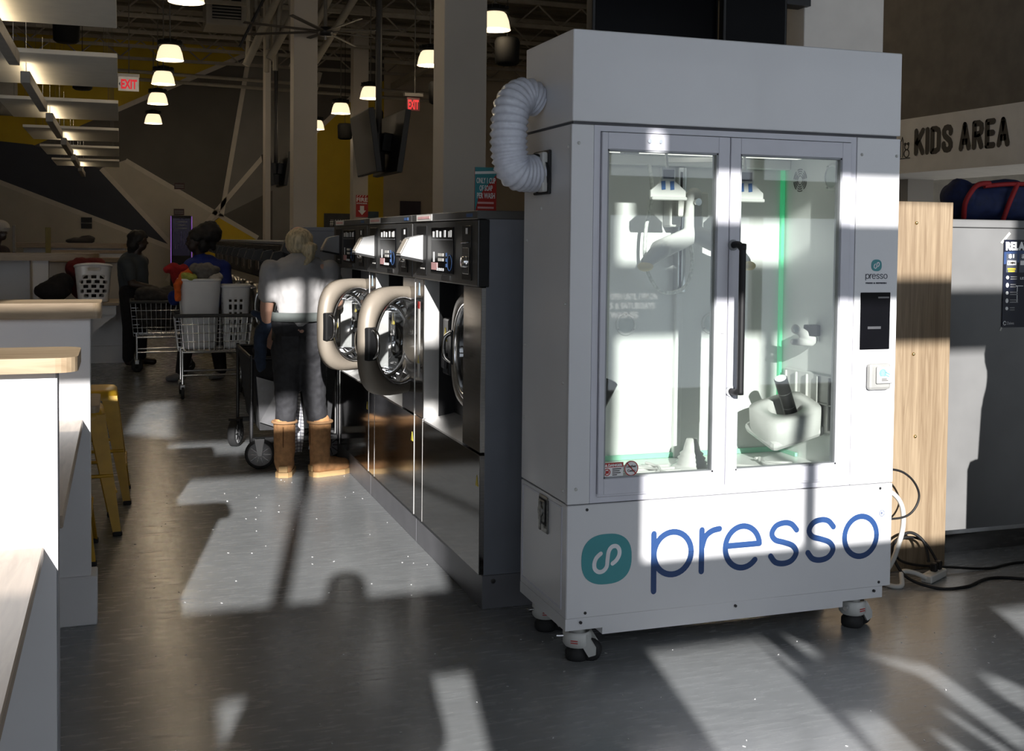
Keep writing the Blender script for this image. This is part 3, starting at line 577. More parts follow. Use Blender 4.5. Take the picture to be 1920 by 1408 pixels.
# bellows cone and loose tubes on the chamber floor
bl = MB(); prof = [(.078, 0), (.078, .006), (.066, .012), (.056, .018), (.060, .026), (.050, .032), (.054, .042), (.043, .05), (.046, .058), (.034, .068), (.027, .095), (.020, .115), (.001, .117)]
bl.lathe(prof, (2.075, 3.86, CZ0), 'z', 28); part('bellows_cone', bl, W_PLASTIC, kio, 'white ribbed rubber bellows cone')
for i in range(7):
    sx_ = 1.75 + i * .045 if i < 4 else 2.25 + (i - 4) * .09; pts = [(sx_ + random.uniform(-.05, .08), 3.74 + j * .06 + random.uniform(-.03, .03), CZ0 + .008 + random.uniform(0, .012)) for j in range(4)]
    part('loose_tube', MB().tube(crom(pts, 5), .006, 8), W_PLASTIC, kio)
for i in range(3): part('floor_rail', MB().box(1.72 + i * .02, 2.0, 3.80 + i * .05, 3.812 + i * .05, CZ0, CZ0 + .012, .002), W_PLASTIC, kio)
# ================================================================ WASHERS
CAPG = mat('cap_grey', (.10, .10, .10), .4, metal=.3, amt=.06)
READ = mat('reader_grey_plastic', (.34, .34, .34), .45, amt=.05)
PINK = mat('pink_label', (.75, .42, .42), .6); YELS = mat('yellow_warning', (.75, .58, .05), .5); BLUE = mat('blue_print', (.05, .12, .30), .5)
OFFW = mat('label_paper', (.72, .70, .66), .6, amt=.05); GASK = mat('grey_gasket')
DOORC = .265
def make_door(parent, ring_mat):
    d = MB(); n = 48; out = superell(DOORC, 1.0, .272, .268, 3.0, n); mid = superell(DOORC, 1.0, .25, .246, 2.9, n)
    inn = [(DOORC + .216 * math.cos(2 * math.pi * i / n), 1.0 + .216 * math.sin(2 * math.pi * i / n)) for i in range(n)]
    rings = [[(.03, *p) for p in out], [(-.015, *p) for p in out], [(-.035, *p) for p in mid], [(-.035, *p) for p in inn], [(.03, *p) for p in inn]]
    vs = [v for r in rings for v in r]; fs = [(k * n + i, k * n + (i + 1) % n, ((k + 1) % 5) * n + (i + 1) % n, ((k + 1) % 5) * n + i) for k in range(5) for i in range(n)]
    d.add(vs, fs, True); o = part('door', d, ring_mat, parent)
    g = MB(); g.lathe([(.216, -.03), (.20, .0), (.18, .06), (.165, .12), (.14, .15), (.08, .165), (.001, .168)], (0, DOORC, 1.0), 'x', 40); part('glass_bowl', g, BOWL, o)
    part('bowl_ring', MB().lathe([(.219, -.037), (.207, -.04), (.2, -.03), (.205, .0)], (0, DOORC, 1.0), 'x', 40), CHROME, o)
    part('bowl_rim', MB().lathe([(.183, .055), (.176, .05), (.17, .06), (.175, .07)], (0, DOORC, 1.0), 'x', 40), CHROME, o)
    part('door_hook', MB().box(-.045, .02, .475, .535, .92, 1.08, .008), BLACK, o); part('door_pull', MB().tube(crom([(-.035, .50, 1.07), (-.07, .505, 1.04), (-.07, .505, .96), (-.035, .50, .93)], 5), .010, 8), STEEL, o)
    part('door_sticker', MB().prism([(DOORC + .02, .855), (DOORC + .06, .855), (DOORC + .04, .89)], .10, .102, 'x'), YELS, o)
    part('hinge', MB().cyl((0, 0, .9), (0, 0, 1.1), .014, 10), STEEL, o)
    return o
def make_washer(label):
    t = thing('washing_machine', label, 'washer', (0, 0, 0), 'large washers in the near row'); Wd = 1.082
    part('cabinet', MB().box(.165, .95, 0, Wd, .14, 1.585), SIDEG, t)
    part('side_skin', MB().box(.02, .166, 0.0, .004, .14, 1.585), SIDEG, t)
    part('pilaster', MB().box(0, .165, .002, .25, .64, 1.31, .002), STEEL, t); part('pilaster', MB().box(0, .165, .922, Wd - .002, .64, 1.31, .002), STEEL, t)
    part('lower_panel', MB().box(0, .165, .002, .918, .142, .63, .002), STEELD, t); part('corner_panel', MB().box(0, .165, .922, Wd - .002, .142, .638, .002), STEELD, t)
    part('edge_glint_strip', MB().box(-.002, .01, Wd - .004, Wd, .142, 1.60), STEELB, t); part('edge_glint_strip', MB().box(-.001, .01, .918, .922, .142, .64), STEELB, t)  # pale strips paint the light caught by the panel edges
    part('recess_plate', MB().box(.155, .166, .25, .922, .64, 1.31), BLACK, t)
    part('recess_return', MB().box(.002, .075, .908, .921, .642, 1.308), STEELB, t); part('recess_liner', MB().box(.075, .158, .90, .921, .642, 1.308), BLACK, t); part('recess_roof', MB().box(.1, .166, .25, .92, 1.30, 1.312), BLACK, t)  # front of the return is paled as if sunlit
    part('recess_sill', MB().prism([(.0, .63), (.0, .638), (.16, .668), (.16, .63)], .25, .92, 'y'), STEELB, t)  # sill paled too, its sunlight is in the colour
    rg_ = part('drum_rim', MB().lathe([(.26, .158), (.26, .15), (.215, .148), (.205, .16), (.205, .156)], (0, .50, 1.0), 'x', 40), STEEL, t)
    part('drum_mouth', MB().cyl((.151, .50, 1.0), (.154, .50, 1.0), .21, 36), BLACK, rg_)  # flat black disc paints the shaded hollow of the drum
    part('plinth', MB().box(.015, .95, 0, Wd, 0, .138, .002), mat('plinth_grey', (.15, .15, .165), .4, amt=.08), t); part('plinth_bolt', MB().cyl((.06, -.006, .115), (.06, 0, .115), .01, 10), CHROME, t)
    cp = part('control_panel', MB().box(-.016, .10, .004, Wd - .006, 1.312, 1.583, .006), CHARC, t); part('panel_end', MB().box(-.012, .03, -.006, .004, 1.312, 1.583, .003), BLACK, t)
    part('top_cap', MB().box(-.02, .95, 0, Wd - .003, 1.585, 1.62, .003), CAPG, t)
    yx = lambda u, v, h: (-.021 - h, u, v)
    ds = part('display', MB().box(-.02, -.015, .345, .712, 1.352, 1.556, .002), SCREEN, cp)
    def dm(n, y0, y1, z0, z1, m): part(n, MB().box(-.0222, -.02, y0, y1, z0, z1), m, ds)
    for i, y in enumerate((.66, .60, .545, .47, .40, .375)): dm('program_icon', y, y + .022, 1.512, 1.538 + (i % 2) * .004, WHT)
    dm('display_line', .36, .70, 1.5, 1.502, GASK); dm('display_strip', .655, .672, 1.40, 1.445, WHT)
    for i in range(2): dm('display_digits', .50, .585, 1.405 + i * .022, 1.418 + i * .022, OFFW)
    for i in range(3): dm('button_print', .445, .463, 1.38 + i * .024, 1.395 + i * .024, BLUE)
    for i in range(4): dm('button', .50 + i * .032, .513 + i * .032, 1.362, 1.374, WHT)
    dm('pink_label', .60, .70, 1.364, 1.397, PINK)
    part('round_print', MB().ribbon(arc(.40, 1.40, .034, .034, 0, 360, 24), .004, yx, .0012), BLUE, ds)
    cu = part('coin_unit', MB().box(-.02, -.015, .085, .215, 1.335, 1.56, .002), BLACK, cp); part('coin_plate', MB().box(-.024, -.02, .105, .195, 1.36, 1.47, .002), STEEL, cu); part('coin_knob', MB().lathe([(.024, 0), (.022, -.018), (.001, -.02)], (-.024, .145, 1.41), 'x', 18), CHROME, cu)
    part('coin_slot', MB().box(-.036, -.02, .11, .19, 1.487, 1.494, .002), CHROME, cu); part('coin_print', MB().box(-.0215, -.02, .135, .16, 1.525, 1.55), WHT, cu)
    rp = part('reader_plate', MB().box(-.02, -.015, .80, .985, 1.335, 1.565, .002), BLACK, cp)
    wd = MB(); wd.prism([(-.02, 1.522), (-.085, 1.508), (-.128, 1.425), (-.02, 1.405)], .86, .955, 'y'); rdr = part('card_reader', wd, READ, rp); part('reader_base', MB().prism([(-.02, 1.405), (-.128, 1.423), (-.13, 1.415), (-.02, 1.392)], .855, .96, 'y'), BLACK, rdr)
    part('reader_screen', MB().prism([(-.0905, 1.500), (-.125, 1.433), (-.129, 1.435), (-.094, 1.502)], .872, .945, 'y'), mat('reader_face_tan', (.45, .40, .34), .4), rdr)
    part('reader_print', MB().box(-.0215, -.02, .83, .90, 1.362, 1.368), OFFW, rp)
    part('cap_label', MB().box(-.022, -.02, .70, .98, 1.588, 1.617), OFFW, t, 'white label with red print'); part('label_print', MB().box(-.0235, -.022, .73, .95, 1.597, 1.608), PINK, t)
    part('cap_badge', MB().box(-.022, -.02, .07, .15, 1.595, 1.609), BLUE, t); part('name_plate', MB().box(-.020, -.016, .40, .53, 1.325, 1.345), STEEL, t)
    part('pilaster_label', MB().box(-.0015, 0, .985, 1.02, .83, 1.2), OFFW, t); part('pilaster_label', MB().box(-.002, 0, .985, 1.02, 1.165, 1.2), RED, t)
    part('blue_flame_label', MB().prism([(.985, 1.23), (1.02, 1.23), (1.0, 1.30)], -.0015, 0, 'x'), mat('pale_blue_print', (.35, .5, .65), .5), t)
    part('warning_label', MB().prism([(.985, .90), (1.02, .90), (1.002, .94)], -.003, -.0015, 'x'), YELS, t); part('panel_warning', MB().prism([(.02, .50), (.055, .50), (.037, .545)], -.0015, 0, 'x'), YELS, t)
    lb = part('lock_box', MB().box(.085, .16, .775, .885, .86, 1.13, .012), BLACK, t); part('lock_warning', MB().prism([(.80, 1.02), (.86, 1.02), (.83, 1.085)], .082, .0855, 'x'), YELS, lb); part('lock_keeper', MB().box(.072, .088, .79, .86, .89, .97, .008), BLACKM, lb)
    do = make_door(t, TAN); do.location = (.125, .235, 0)
    return t
w1 = make_washer('steel washer nearest the white kiosk, its door shut')
w2 = dup(w1, (1.37, 5.415, 0), 'middle steel washer of the near row with its tan ring door swung wide open'); w3 = dup(w1, (1.37, 6.50, 0), 'steel washer beside the woman in brown boots, tan ring door wide open')
w1.location = (1.37, 4.33, 0)
for w_, a in ((w2, 130), (w3, 128)):
    for c in w_.children:
        if c.name.startswith('door'): c.rotation_euler = (0, 0, R(a))
STG = mat('closed_ring_steel', (.30, .29, .28), .3, metal=.9, amt=.1)
for c in w1.children:
    if c.name == 'door':
        c.data = c.data.copy(); c.data.materials.clear(); c.data.materials.append(STG)
# far row of narrower washers
def make_small(label):
    t = thing('narrow_washer', label, 'washer', (0, 0, 0), 'narrow washers in the far row'); Wd = .70
    part('cabinet', MB().box(.03, .68, 0, Wd - .004, .0, 1.555), SIDEG, t); part('front_panel', MB().box(0, .03, 0, Wd - .004, .12, 1.20, .003), STEELD, t); part('control_panel', MB().box(-.01, .03, 0, Wd - .004, 1.21, 1.545, .004), BLACK, t)
    part('top_cap', MB().box(-.012, .68, 0, Wd - .004, 1.555, 1.585, .003), SIDEG, t)
    part('card_reader', MB().prism([(-.01, 1.50), (-.085, 1.485), (-.115, 1.40), (-.01, 1.36)], .48, .56, 'y'), mat('far_reader_dark', (.045, .045, .045), .35), t); part('coin_plate', MB().box(-.014, -.01, .08, .16, 1.28, 1.42), STEEL, t); part('display', MB().box(-.012, -.01, .22, .42, 1.26, 1.50), SCREEN, t)
    d = MB(); d.lathe([(.24, 0), (.24, -.03), (.22, -.045), (.16, -.04), (.16, -.0)], (0, .35, .88), 'x', 28); o = part('door', d, STG, t); part('door_glass', MB().lathe([(.16, -.02), (.1, -.035), (.001, -.04)], (0, .35, .88), 'x', 24), SCREEN, o)
    part('door_handle', MB().tube(crom([(-.04, .13, 1.08), (-.10, .12, 1.06), (-.12, .12, .92), (-.10, .12, .78), (-.04, .13, .76)], 5), .013, 8), CHROME, o)
    return t
NTH = ('first', 'second', 'third', 'fourth', 'fifth', 'sixth', 'seventh', 'eighth', 'ninth', 'tenth', 'eleventh', 'twelfth')
s0 = make_small('narrow washer at the near end of the far row, its grey side showing')
for i in range(1, 12): dup(s0, (1.30, 8.45 + i * .70, 0), 'narrow dark washer in the far row, %s from its near end' % NTH[i]).scale = (1, 1, .93)
s0.location = (1.30, 8.45, 0)
# ================================================================ LEFT COUNTERS AND STOOLS
def slab(x0, x1, y0, y1, z0, z1, r=.05, right=True):
    # wooden slab with a rounded right end
    p = [(x0, y0), (x1 - r, y0)] + [(x1 - r + r * math.sin(R(a)), y0 + r - r * math.cos(R(a))) for a in (15, 30, 45, 60, 75, 90)] + [(x1, y1 - r)] + [(x1 - r + r * math.cos(R(a)), y1 - r + r * math.sin(R(a))) for a in (15, 30, 45, 60, 75, 90)] + [(x0, y1)]
    return MB().prism(p, z0, z1)
ca = thing('booth_partition', 'sunlit white booth partition nearest the camera with wooden cap and desk', 'partition', (-.5, 2.98, 0))
part('panel', MB().box(-1.6, -.148, 2.95, 3.03, 0, 1.172, .002), W_PANEL, ca); part('edge_band', MB().box(-.1479, -.146, 2.949, 3.031, 0, 1.172), mat('edge_grey', (.33, .33, .35), .5), ca)
part('cap', slab(-1.7, -.098, 2.90, 3.20, 1.172, 1.208), WOODT, ca)
part('desk', MB().box(-1.6, -.178, 1.2, 2.95, .712, .742, .003), WOODY, ca)
cb = thing('booth_partition', 'grey-white booth partition with wooden cap in front of the yellow stools', 'partition', (-.5, 4.66, 0))
part('panel', MB().box(-1.8, -.111, 4.62, 4.72, 0, 1.186, .002), W_PANEL, cb); part('cap', slab(-1.9, -.070, 4.58, 4.86, 1.186, 1.246, .03), WOODT, cb)
part('plinth', MB().box(-1.8, -.088, 4.60, 4.74, 0, .19, .004), W_PANEL, cb); part('desk', MB().box(-1.7, -.138, 3.03, 4.62, .765, .797, .003), WOODY, cb)
# bar behind with yellow stools at it
bar = thing('stool_bar', 'low wooden bar edge beside the yellow stools behind the partition', 'bar', (-.6, 6.0, 0))
part('top', slab(-1.9, -.085, 4.95, 5.35, .77, .80, .03), WOODT, bar); part('support', MB().box(-1.9, -.35, 4.95, 5.03, 0, .77), W_PANEL, bar)
def make_stool(label):
    t = thing('metal_stool', label, 'stool', (0, 0, 0), 'yellow metal stools'); H = .635
    s = MB(); a = .155
    P = superell(0, 0, a, a, 6, 32); Q = superell(0, 0, a * .92, a * .92, 6, 32)
    vs = [(p[0], p[1], H - .055) for p in superell(0, 0, a + .008, a + .008, 6, 32)] + [(p[0], p[1], H - .01) for p in P] + [(p[0], p[1], H) for p in Q] + [(p[0] * .5, p[1] * .5, H - .006) for p in Q]
    s.add(vs, [(k * 32 + i, k * 32 + (i + 1) % 32, (k + 1) * 32 + (i + 1) % 32, (k + 1) * 32 + i) for k in range(3) for i in range(32)], True); s.add([vs[96 + i] for i in range(32)], [tuple(range(32))])
    part('seat', s, YEL, t)
    for sx in (-1, 1):
        for sy in (-1, 1):
            l = MB(); u = Vector((sx, sy, 0))
            top = [(sx * .155, sy * .155), (sx * .155, sy * .07), (sx * .07, sy * .155)]; bot = [(sx * .225, sy * .225), (sx * .225, sy * .185), (sx * .185, sy * .225)]
            vs = [(*p, H - .03) for p in top] + [(*p, .02) for p in bot]
            l.add(vs, [(0, 1, 4, 3), (0, 3, 5, 2), (1, 2, 5, 4), (0, 2, 1), (3, 4, 5)]); o = part('leg', l, YEL, t); part('foot_cap', MB().box(sx * .185, sx * .23, sy * .185, sy * .23, 0, .022, .004), RUBBER, o)
    for z, h in ((.22, .20), (.30, .19)):
        for sx, sy in ((0, 1), (0, -1)) if z > .25 else ((1, 0), (-1, 0)):
            part('cross_bar', MB().cyl((sx * h if sx else -h, sy * h if sy else -h, z), (sx * h if sx else h, sy * h if sy else h, z), .009, 8), YEL, t)
    part('seat_brace', MB().box(-.15, .15, -.006, .006, H - .05, H - .03), YEL, t)
    return t
st = make_stool('yellow metal stool nearest the partition, only one leg showing')
dup(st, (-.24, 6.16, 0), 'middle yellow metal stool whose corner shows past the partition', R(4)); dup(st, (-.175, 6.86, 0), 'farthest yellow metal stool, sun on its seat corner', R(0)); st.location = (-.335, 5.65, 0)
# far folding counter and bar
fc = thing('folding_counter', 'low folding counter with wooden top holding the holed white basket', 'counter', (-1, 14, 0))
part('top', MB().box(-2.5, -.02, 13.75, 14.6, .705, .74, .004), WOODT, fc); part('apron', MB().box(-.30, -.05, 13.78, 13.82, .60, .705), W_PANEL, fc); part('cabinet', MB().box(-2.5, .03, 14.25, 14.55, 0, .705), W_PANEL, fc); part('base_board', MB().box(-2.5, .05, 14.2, 14.6, 0, .2), W_PANEL, fc)
part('bracket', MB().prism([(-.30, .40), (-.04, .60), (-.30, .60), (-.30, .52)], 13.80, 13.86, 'y'), W_PANEL, fc)
fb = thing('service_bar', 'tall far service bar with thick wooden top and white panels', 'bar', (-1, 15.2, 0))
part('top', slab(-3.5, -.25, 14.6, 15.2, 1.20, 1.29, .12), WOODT, fb); part('post', MB().box(-.99, -.82, 14.65, 14.85, .74, 1.20), W_PANEL, fb); part('front_panel', MB().box(-3.5, -1.05, 15.0, 15.1, 0, 1.20), W_PANEL, fb)
fb2 = thing('rear_bar', 'rear section of the far bar with stepped wooden ledges', 'bar', (-.2, 16, 0))
part('panel', MB().box(-.9, .08, 15.75, 15.85, 0, 1.16), W_PANEL, fb2); part('ledge', MB().box(-.95, .09, 15.70, 15.95, 1.16, 1.22, .004), WOODT, fb2); part('ledge', MB().box(-.9, .09, 16.1, 16.3, 1.27, 1.31, .004), WOODT, fb2); part('riser', MB().box(-.9, .08, 16.12, 16.2, 1.1, 1.27), W_PANEL, fb2)
fb3 = thing('back_shelf', 'back shelf with folded dark cloth behind the far bar', 'shelf', (-.7, 17.5, 0)); part('board', slab(-1.4, .1, 17.2, 17.7, 1.33, 1.40, .08), WOODT, fb3); part('panel', MB().box(-1.3, .06, 17.4, 17.5, 0, 1.33), W_PANEL, fb3)
solo('folded_cloth', blob([('e', (-.55, 17.4, 1.43), (.2, .12, .05)), ('e', (-.45, 17.38, 1.47), (.12, .08, .04))], .02, 3, .01, 10), mat('dark_cloth', (.03, .028, .03), .9), 'small dark and white cloth heap on the back shelf', 'cloth')
solo('table_sign', MB().box(-.86, -.80, 14.78, 14.84, 1.29, 1.60, .004), mat('mustard_dark', (.16, .12, .02), .6), 'narrow mustard table sign standing on the far bar', 'sign')
solo('table_sign', MB().box(-1.22, -1.19, 14.72, 14.8, 1.29, 1.62, .004), mat('taupe_sign', (.2, .18, .16), .6), 'narrow pale table sign by the white cap on the far bar', 'sign')
# ================================================================ RIGHT SIDE
wp = thing('wood_end_panel', 'tall pale ash wood panel standing just right of the kiosk', 'panel', (3.3, 4.3, 0))
part('board', MB().box(2.95, 3.635, 4.28, 4.32, 0, 1.697, .002), WOODL, wp)
for x, z in ((3.43, 1.60), (3.43, 1.0), (3.45, .62)): part('screw_cap', MB().sphere((x, 4.279, z), .008, 10, 6), mat('brass', (.6, .45, .2), .3, metal=1.0), wp)
MSTEEL = mat('cabinet_satin_steel', (.15, .15, .15), .35, metal=.0, kind='steel', scale=4, amt=.1)
mc = thing('steel_cabinet', 'satin steel cabinet with dark poster right of the wood panel', 'cabinet', (4.3, 4.5, 0))
part('body', MB().box(3.66, 4.75, 4.45, 4.97, .10, 1.585, .002), MSTEEL, mc); part('top_cap', MB().box(3.65, 4.76, 4.44, 4.98, 1.587, 1.625, .003), MSTEEL, mc); part('plinth', MB().box(3.67, 4.74, 4.47, 4.96, 0, .098), STEELD, mc)
part('edge_trim', MB().box(3.66, 4.75, 4.444, 4.45, .098, .118), CHROME, mc)
PO = mat('poster_navy', (.008, .010, .022), .25, amt=.3, scale=3)
po = solo('price_poster', MB().box(4.083, 4.48, 4.444, 4.449, 1.10, 1.53), PO, 'navy RELAX massage price poster taped on the steel cabinet', 'poster'); ORG[po.name] = Vector((0, 0, 0))
PB = mat('poster_blue', (.03, .06, .16), .4)
part('poster_band', MB().prism([(4.083, 1.41), (4.083, 1.47), (4.48, 1.50), (4.48, 1.45)], 4.4432, 4.444, 'y'), PB, po)
def pt(s, x, z, fit, h, m=WHT, b=.0): text(s, (x, 4.4428, z), m, po, fit=fit, height=h, bold=b, size=.1)
pt('RELAX', 4.092, 1.478, .155, .042, WHT, .006)
for x0, s in ((4.098, '$1'), (4.178, '$')):
    part('price_box', MB().box(x0, x0 + .066, 4.443, 4.444, 1.37, 1.462), mat('price_grey', (.07, .08, .11), .4), po); pt(s, x0 + .012, 1.438, .034 if len(s) > 1 else .018, .022, WHT, .004)
    part('price_plate', MB().box(x0 + .006, x0 + .06, 4.4425, 4.443, 1.406, 1.428), WHT, po)
text('3 MIN', (4.108, 4.4420, 1.411), DGREY, po, fit=.042, height=.012, bold=.004, size=.1)
for i in range(2): part('yellow_print', MB().box(4.106 + i * .004, 4.156 - i * .004, 4.4425, 4.443, 1.383 - i * .011, 1.391 - i * .011), YELS, po)
for i in range(5):
    z = 1.345 - i * .038; part('icon', MB().prism(arc(4.108, z, .009, .009 + .003 * (i % 2), 0, 360, 8)[:-1], 4.4428, 4.444, 'y'), WHT, po)
    for k in range(2): part('small_print', MB().box(4.126, 4.126 + (.04, .034, .045, .05, .03)[i], 4.4428, 4.444, z + .001 - k * .011, z + .006 - k * .011), mat('print_grey', (.2, .2, .2), .5), po)
pt('LESS', 4.186, 1.335, .04, .012); part('white_bracket', MB().box(4.160, 4.205, 4.4428, 4.444, 1.302, 1.305), WHT, po); part('white_bracket', MB().box(4.168, 4.171, 4.4428, 4.444, 1.225, 1.302), WHT, po)
pt('Daiwa', 4.112, 1.114, .042, .014, mat('print_grey2', (.5, .5, .52), .5)); part('brand_ring', MB().ribbon(arc(4.098, 1.121, .008, .009, 20, 330, 16), .003, lambda u, v, h: (u, 4.444 - h, v), .001), WHT, po)
TAPE = mat('clear_tape', (.55, .54, .50), .35); part('tape', MB().prism([(4.062, 1.515), (4.075, 1.51), (4.125, 1.56), (4.115, 1.568)], 4.4475, 4.4485, 'y'), TAPE, po); part('tape', MB().prism([(4.07, 1.085), (4.08, 1.082), (4.095, 1.11), (4.088, 1.115)], 4.4475, 4.4485, 'y'), TAPE, po)
# duffel bag on the cabinet
DNV = mat('duffel_navy', (.006, .015, .07), .75, amt=.3, scale=30); DRD = mat('duffel_red', (.32, .012, .015), .7, amt=.1)
du = thing('duffel_bag', 'navy duffel bag with red straps on top of the steel cabinet', 'bag', (4.4, 4.75, 1.625))
part('body', blob([((4.10, 4.75, 1.72), .10, (4.9, 4.75, 1.73), .11, 1.0), ('e', (4.06, 4.75, 1.74), (.07, .11, .10)), ('e', (4.35, 4.75, 1.79), (.16, .1, .055)), ('e', (4.7, 4.75, 1.8), (.14, .1, .05)), ((4.08, 4.75, 1.68), .055, (4.9, 4.75, 1.68), .055)], .014, 3, .008, 14), DNV, du)
def strap(pts, w=.014): return MB().tube(crom(pts, 6), w, 6)
part('strap', strap([(4.04, 4.68, 1.64), (4.015, 4.64, 1.72), (4.07, 4.63, 1.80), (4.16, 4.64, 1.815)]), DRD, du)
part('strap', strap([(4.13, 4.643, 1.80), (4.3, 4.635, 1.815), (4.6, 4.635, 1.82)], .012), DRD, du); part('strap', strap([(4.26, 4.65, 1.63), (4.275, 4.625, 1.72), (4.33, 4.63, 1.82)], .014), DRD, du)
# kids area soffit on the right with its sign lettering
kd = thing('kids_area_soffit', 'pale KIDS AREA soffit beam above the right-hand cabinets', 'sign', (6, 6.5, 2.0))
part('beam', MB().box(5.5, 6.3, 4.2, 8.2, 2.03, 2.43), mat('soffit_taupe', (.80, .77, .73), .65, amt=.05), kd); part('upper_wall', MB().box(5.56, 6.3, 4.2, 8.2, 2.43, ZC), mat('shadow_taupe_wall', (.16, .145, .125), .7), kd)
block_text('KIDS AREA', -6.905, 2.150, .945, .20, .042, lambda u, v, h: (5.5 - h, -u, v), DGREY, kd)
ic = MB(); tk = lambda u, v, h: (5.5 - h, -u, v)
def ick(pts): ic.ribbon(pts, .007, tk, .003)
bx_ = -7.02
ick([(bx_ - .05, 2.14), (bx_ + .07, 2.14)]); ick([(bx_ - .04, 2.15), (bx_ - .04, 2.27), (bx_ - .012, 2.27), (bx_ - .012, 2.15)]); ick([(bx_ - .03, 2.27), (bx_ - .02, 2.30), (bx_ - .01, 2.27)])
for c, r in (((bx_ + .03, 2.175), .028), ((bx_ + .03, 2.225), .022), ((bx_ + .012, 2.245), .008), ((bx_ + .048, 2.245), .008)): ick(arc(c[0], c[1], r, r, 0, 360, 16))
part('toy_icon', ic, DGREY, kd)
struct('wall_kids_room', MB().box(6.31, 9.9, 9.0, 9.1, 0, ZC), mat('kids_room_beige', (.55, .50, .42), .7))
solo('kids_room_post', MB().box(6.0, 6.25, 7.6, 7.85, 0, 2.03), COLUMN, 'narrow taupe post under the KIDS AREA soffit', 'post')
# power strip and cables
ps = thing('power_strip', 'white power strip with black plugs on the floor by the wood panel', 'power strip', (3.44, 4.13, 0)); PM = Matrix.Translation((3.45, 4.13, 0)) @ Matrix.Rotation(R(28), 4, 'Z')
part('body', MB().box(-.085, .085, -.026, .026, 0, .036, .005, PM), W_PLASTIC, ps)
for x in (.0, .048): part('plug', MB().box(x - .014, x + .014, -.014, .014, .034, .075, .005, PM), BLACK, ps)
for x in (-.055, -.005, .045): part('socket', MB().cyl((x, 0, .0355), (x, 0, .037), .012, 12, None, PM), mat('port_grey'), ps)
def cable(name, label, pts, r, m): solo(name, MB().tube(crom(pts, 10), r, 8), m, label, 'cable')
cable('white_cable', 'thick white cable dropping from the kiosk back to the power strip', [(2.84, 4.10, .56), (3.12, 4.12, .45), (3.24, 4.12, .38), (3.27, 4.12, .27), (3.23, 4.12, .13), (3.17, 4.12, .03), (3.17, 4.08, .012), (3.22, 4.06, .012), (3.27, 4.12, .05), (3.34, 4.12, .04), (3.38, 4.095, .02)], .011, W_PLASTIC)
cable('looped_black_cable', 'thin dark cable looping out beside the kiosk lower right corner', [(2.84, 4.06, .52), (3.16, 4.1, .52), (3.28, 4.1, .48), (3.335, 4.1, .39), (3.28, 4.1, .31), (3.14, 4.1, .30), (2.84, 4.06, .33)], .005, BLACK)
cable('black_floor_cable', 'black cable curling over the floor round the power strip to the right', [(3.42, 4.13, .08), (3.43, 4.18, .16), (3.36, 4.2, .20), (3.26, 4.18, .14), (3.27, 4.1, .04), (3.36, 4.0, .006), (3.50, 3.98, .006), (3.72, 4.05, .006), (4.0, 3.9, .006), (4.6, 3.7, .006)], .007, BLACK)
cable('upper_black_cable', 'black cable arching behind the power strip toward the steel cabinet', [(3.49, 4.16, .07), (3.46, 4.22, .15), (3.35, 4.22, .17), (3.30, 4.2, .1), (3.42, 4.24, .04), (3.62, 4.2, .02), (3.80, 4.18, .006), (4.1, 4.2, .006), (4.7, 3.9, .006)], .006, BLACK)
# chair out of view, added to cast the dark outline on the cabinet
ch = thing('shadow_chair', 'unseen black massage chair added to cast the dark outline on the steel cabinet', 'chair', (4.15, 3.4, 0))
part('backrest', blob([((4.05, 3.45, .50), .22, (4.1, 3.5, 1.15), .26, .5), ('e', (4.12, 3.5, 1.30), (.34, .13, .15)), ((3.86, 3.42, 1.0), .08, (3.88, 3.45, 1.3), .07), ((3.80, 3.45, .3), .08, (3.84, 3.47, 1.1), .06)], .03, 3), BLACK, ch)  # side bulges shaped to fit the outline of the cast shadow
for s in (-1, 1): part('armrest', MB().box(4.12 + s * .33 - .07, 4.12 + s * .33 + .07, 2.7, 3.6, .08, .78 - (s > 0) * .02, .05), BLACK, ch)
part('seat', MB().box(3.87, 4.37, 2.75, 3.4, .15, .45, .06), BLACK, ch); part('base', MB().box(3.8, 4.45, 2.8, 3.55, 0, .15, .02), BLACKM, ch); part('footrest', MB().box(3.9, 4.34, 2.45, 2.74, .08, .42, .06), BLACK, ch)
# ================================================================ CARTS, BASKETS, WAGON
BASKW = mat('basket_white', (.85, .85, .87), .3, amt=.03)
def shell(fn, nu, nv, hole, thick=.006):
    # closed-around grid surface fn(u, v) with missing cells, given thickness
    me = bpy.data.meshes.new('s'); vs = [fn(i / nu, j / nv) for j in range(nv + 1) for i in range(nu)]
    fs = [(j * nu + i, j * nu + (i + 1) % nu, (j + 1) * nu + (i + 1) % nu, (j + 1) * nu + i) for j in range(nv) for i in range(nu) if not hole(i, j)]
    me.from_pydata(vs, [], fs); me.update(); o = bpy.data.objects.new('s', me); COL.objects.link(o)
    s = o.modifiers.new('s', 'SOLIDIFY'); s.thickness = thick; s.offset = 0
    out = bpy.data.meshes.new_from_object(o.evaluated_get(bpy.context.evaluated_depsgraph_get())); bpy.data.objects.remove(o); bpy.data.meshes.remove(me); out.materials.clear()
    out.polygons.foreach_set('use_smooth', [True] * len(out.polygons)); return out
def _supt(n=4.0, N=144):
    P = []
    for i in range(4000):
        t = 2 * math.pi * i / 4000; c, s = math.cos(t), math.sin(t); P.append((abs(c) ** (2 / n) * (1 if c >= 0 else -1), abs(s) ** (2 / n) * (1 if s >= 0 else -1)))
    L = [0.0]
    for i in range(4000): a, b = P[i], P[(i + 1) % 4000]; L.append(L[-1] + math.hypot(b[0] - a[0], b[1] - a[1]))
    out = []; j = 0
    for k in range(N):
        d = L[-1] * k / N
        while L[j + 1] < d: j += 1
        out.append(P[j % 4000])
    return out
SUPT = _supt()
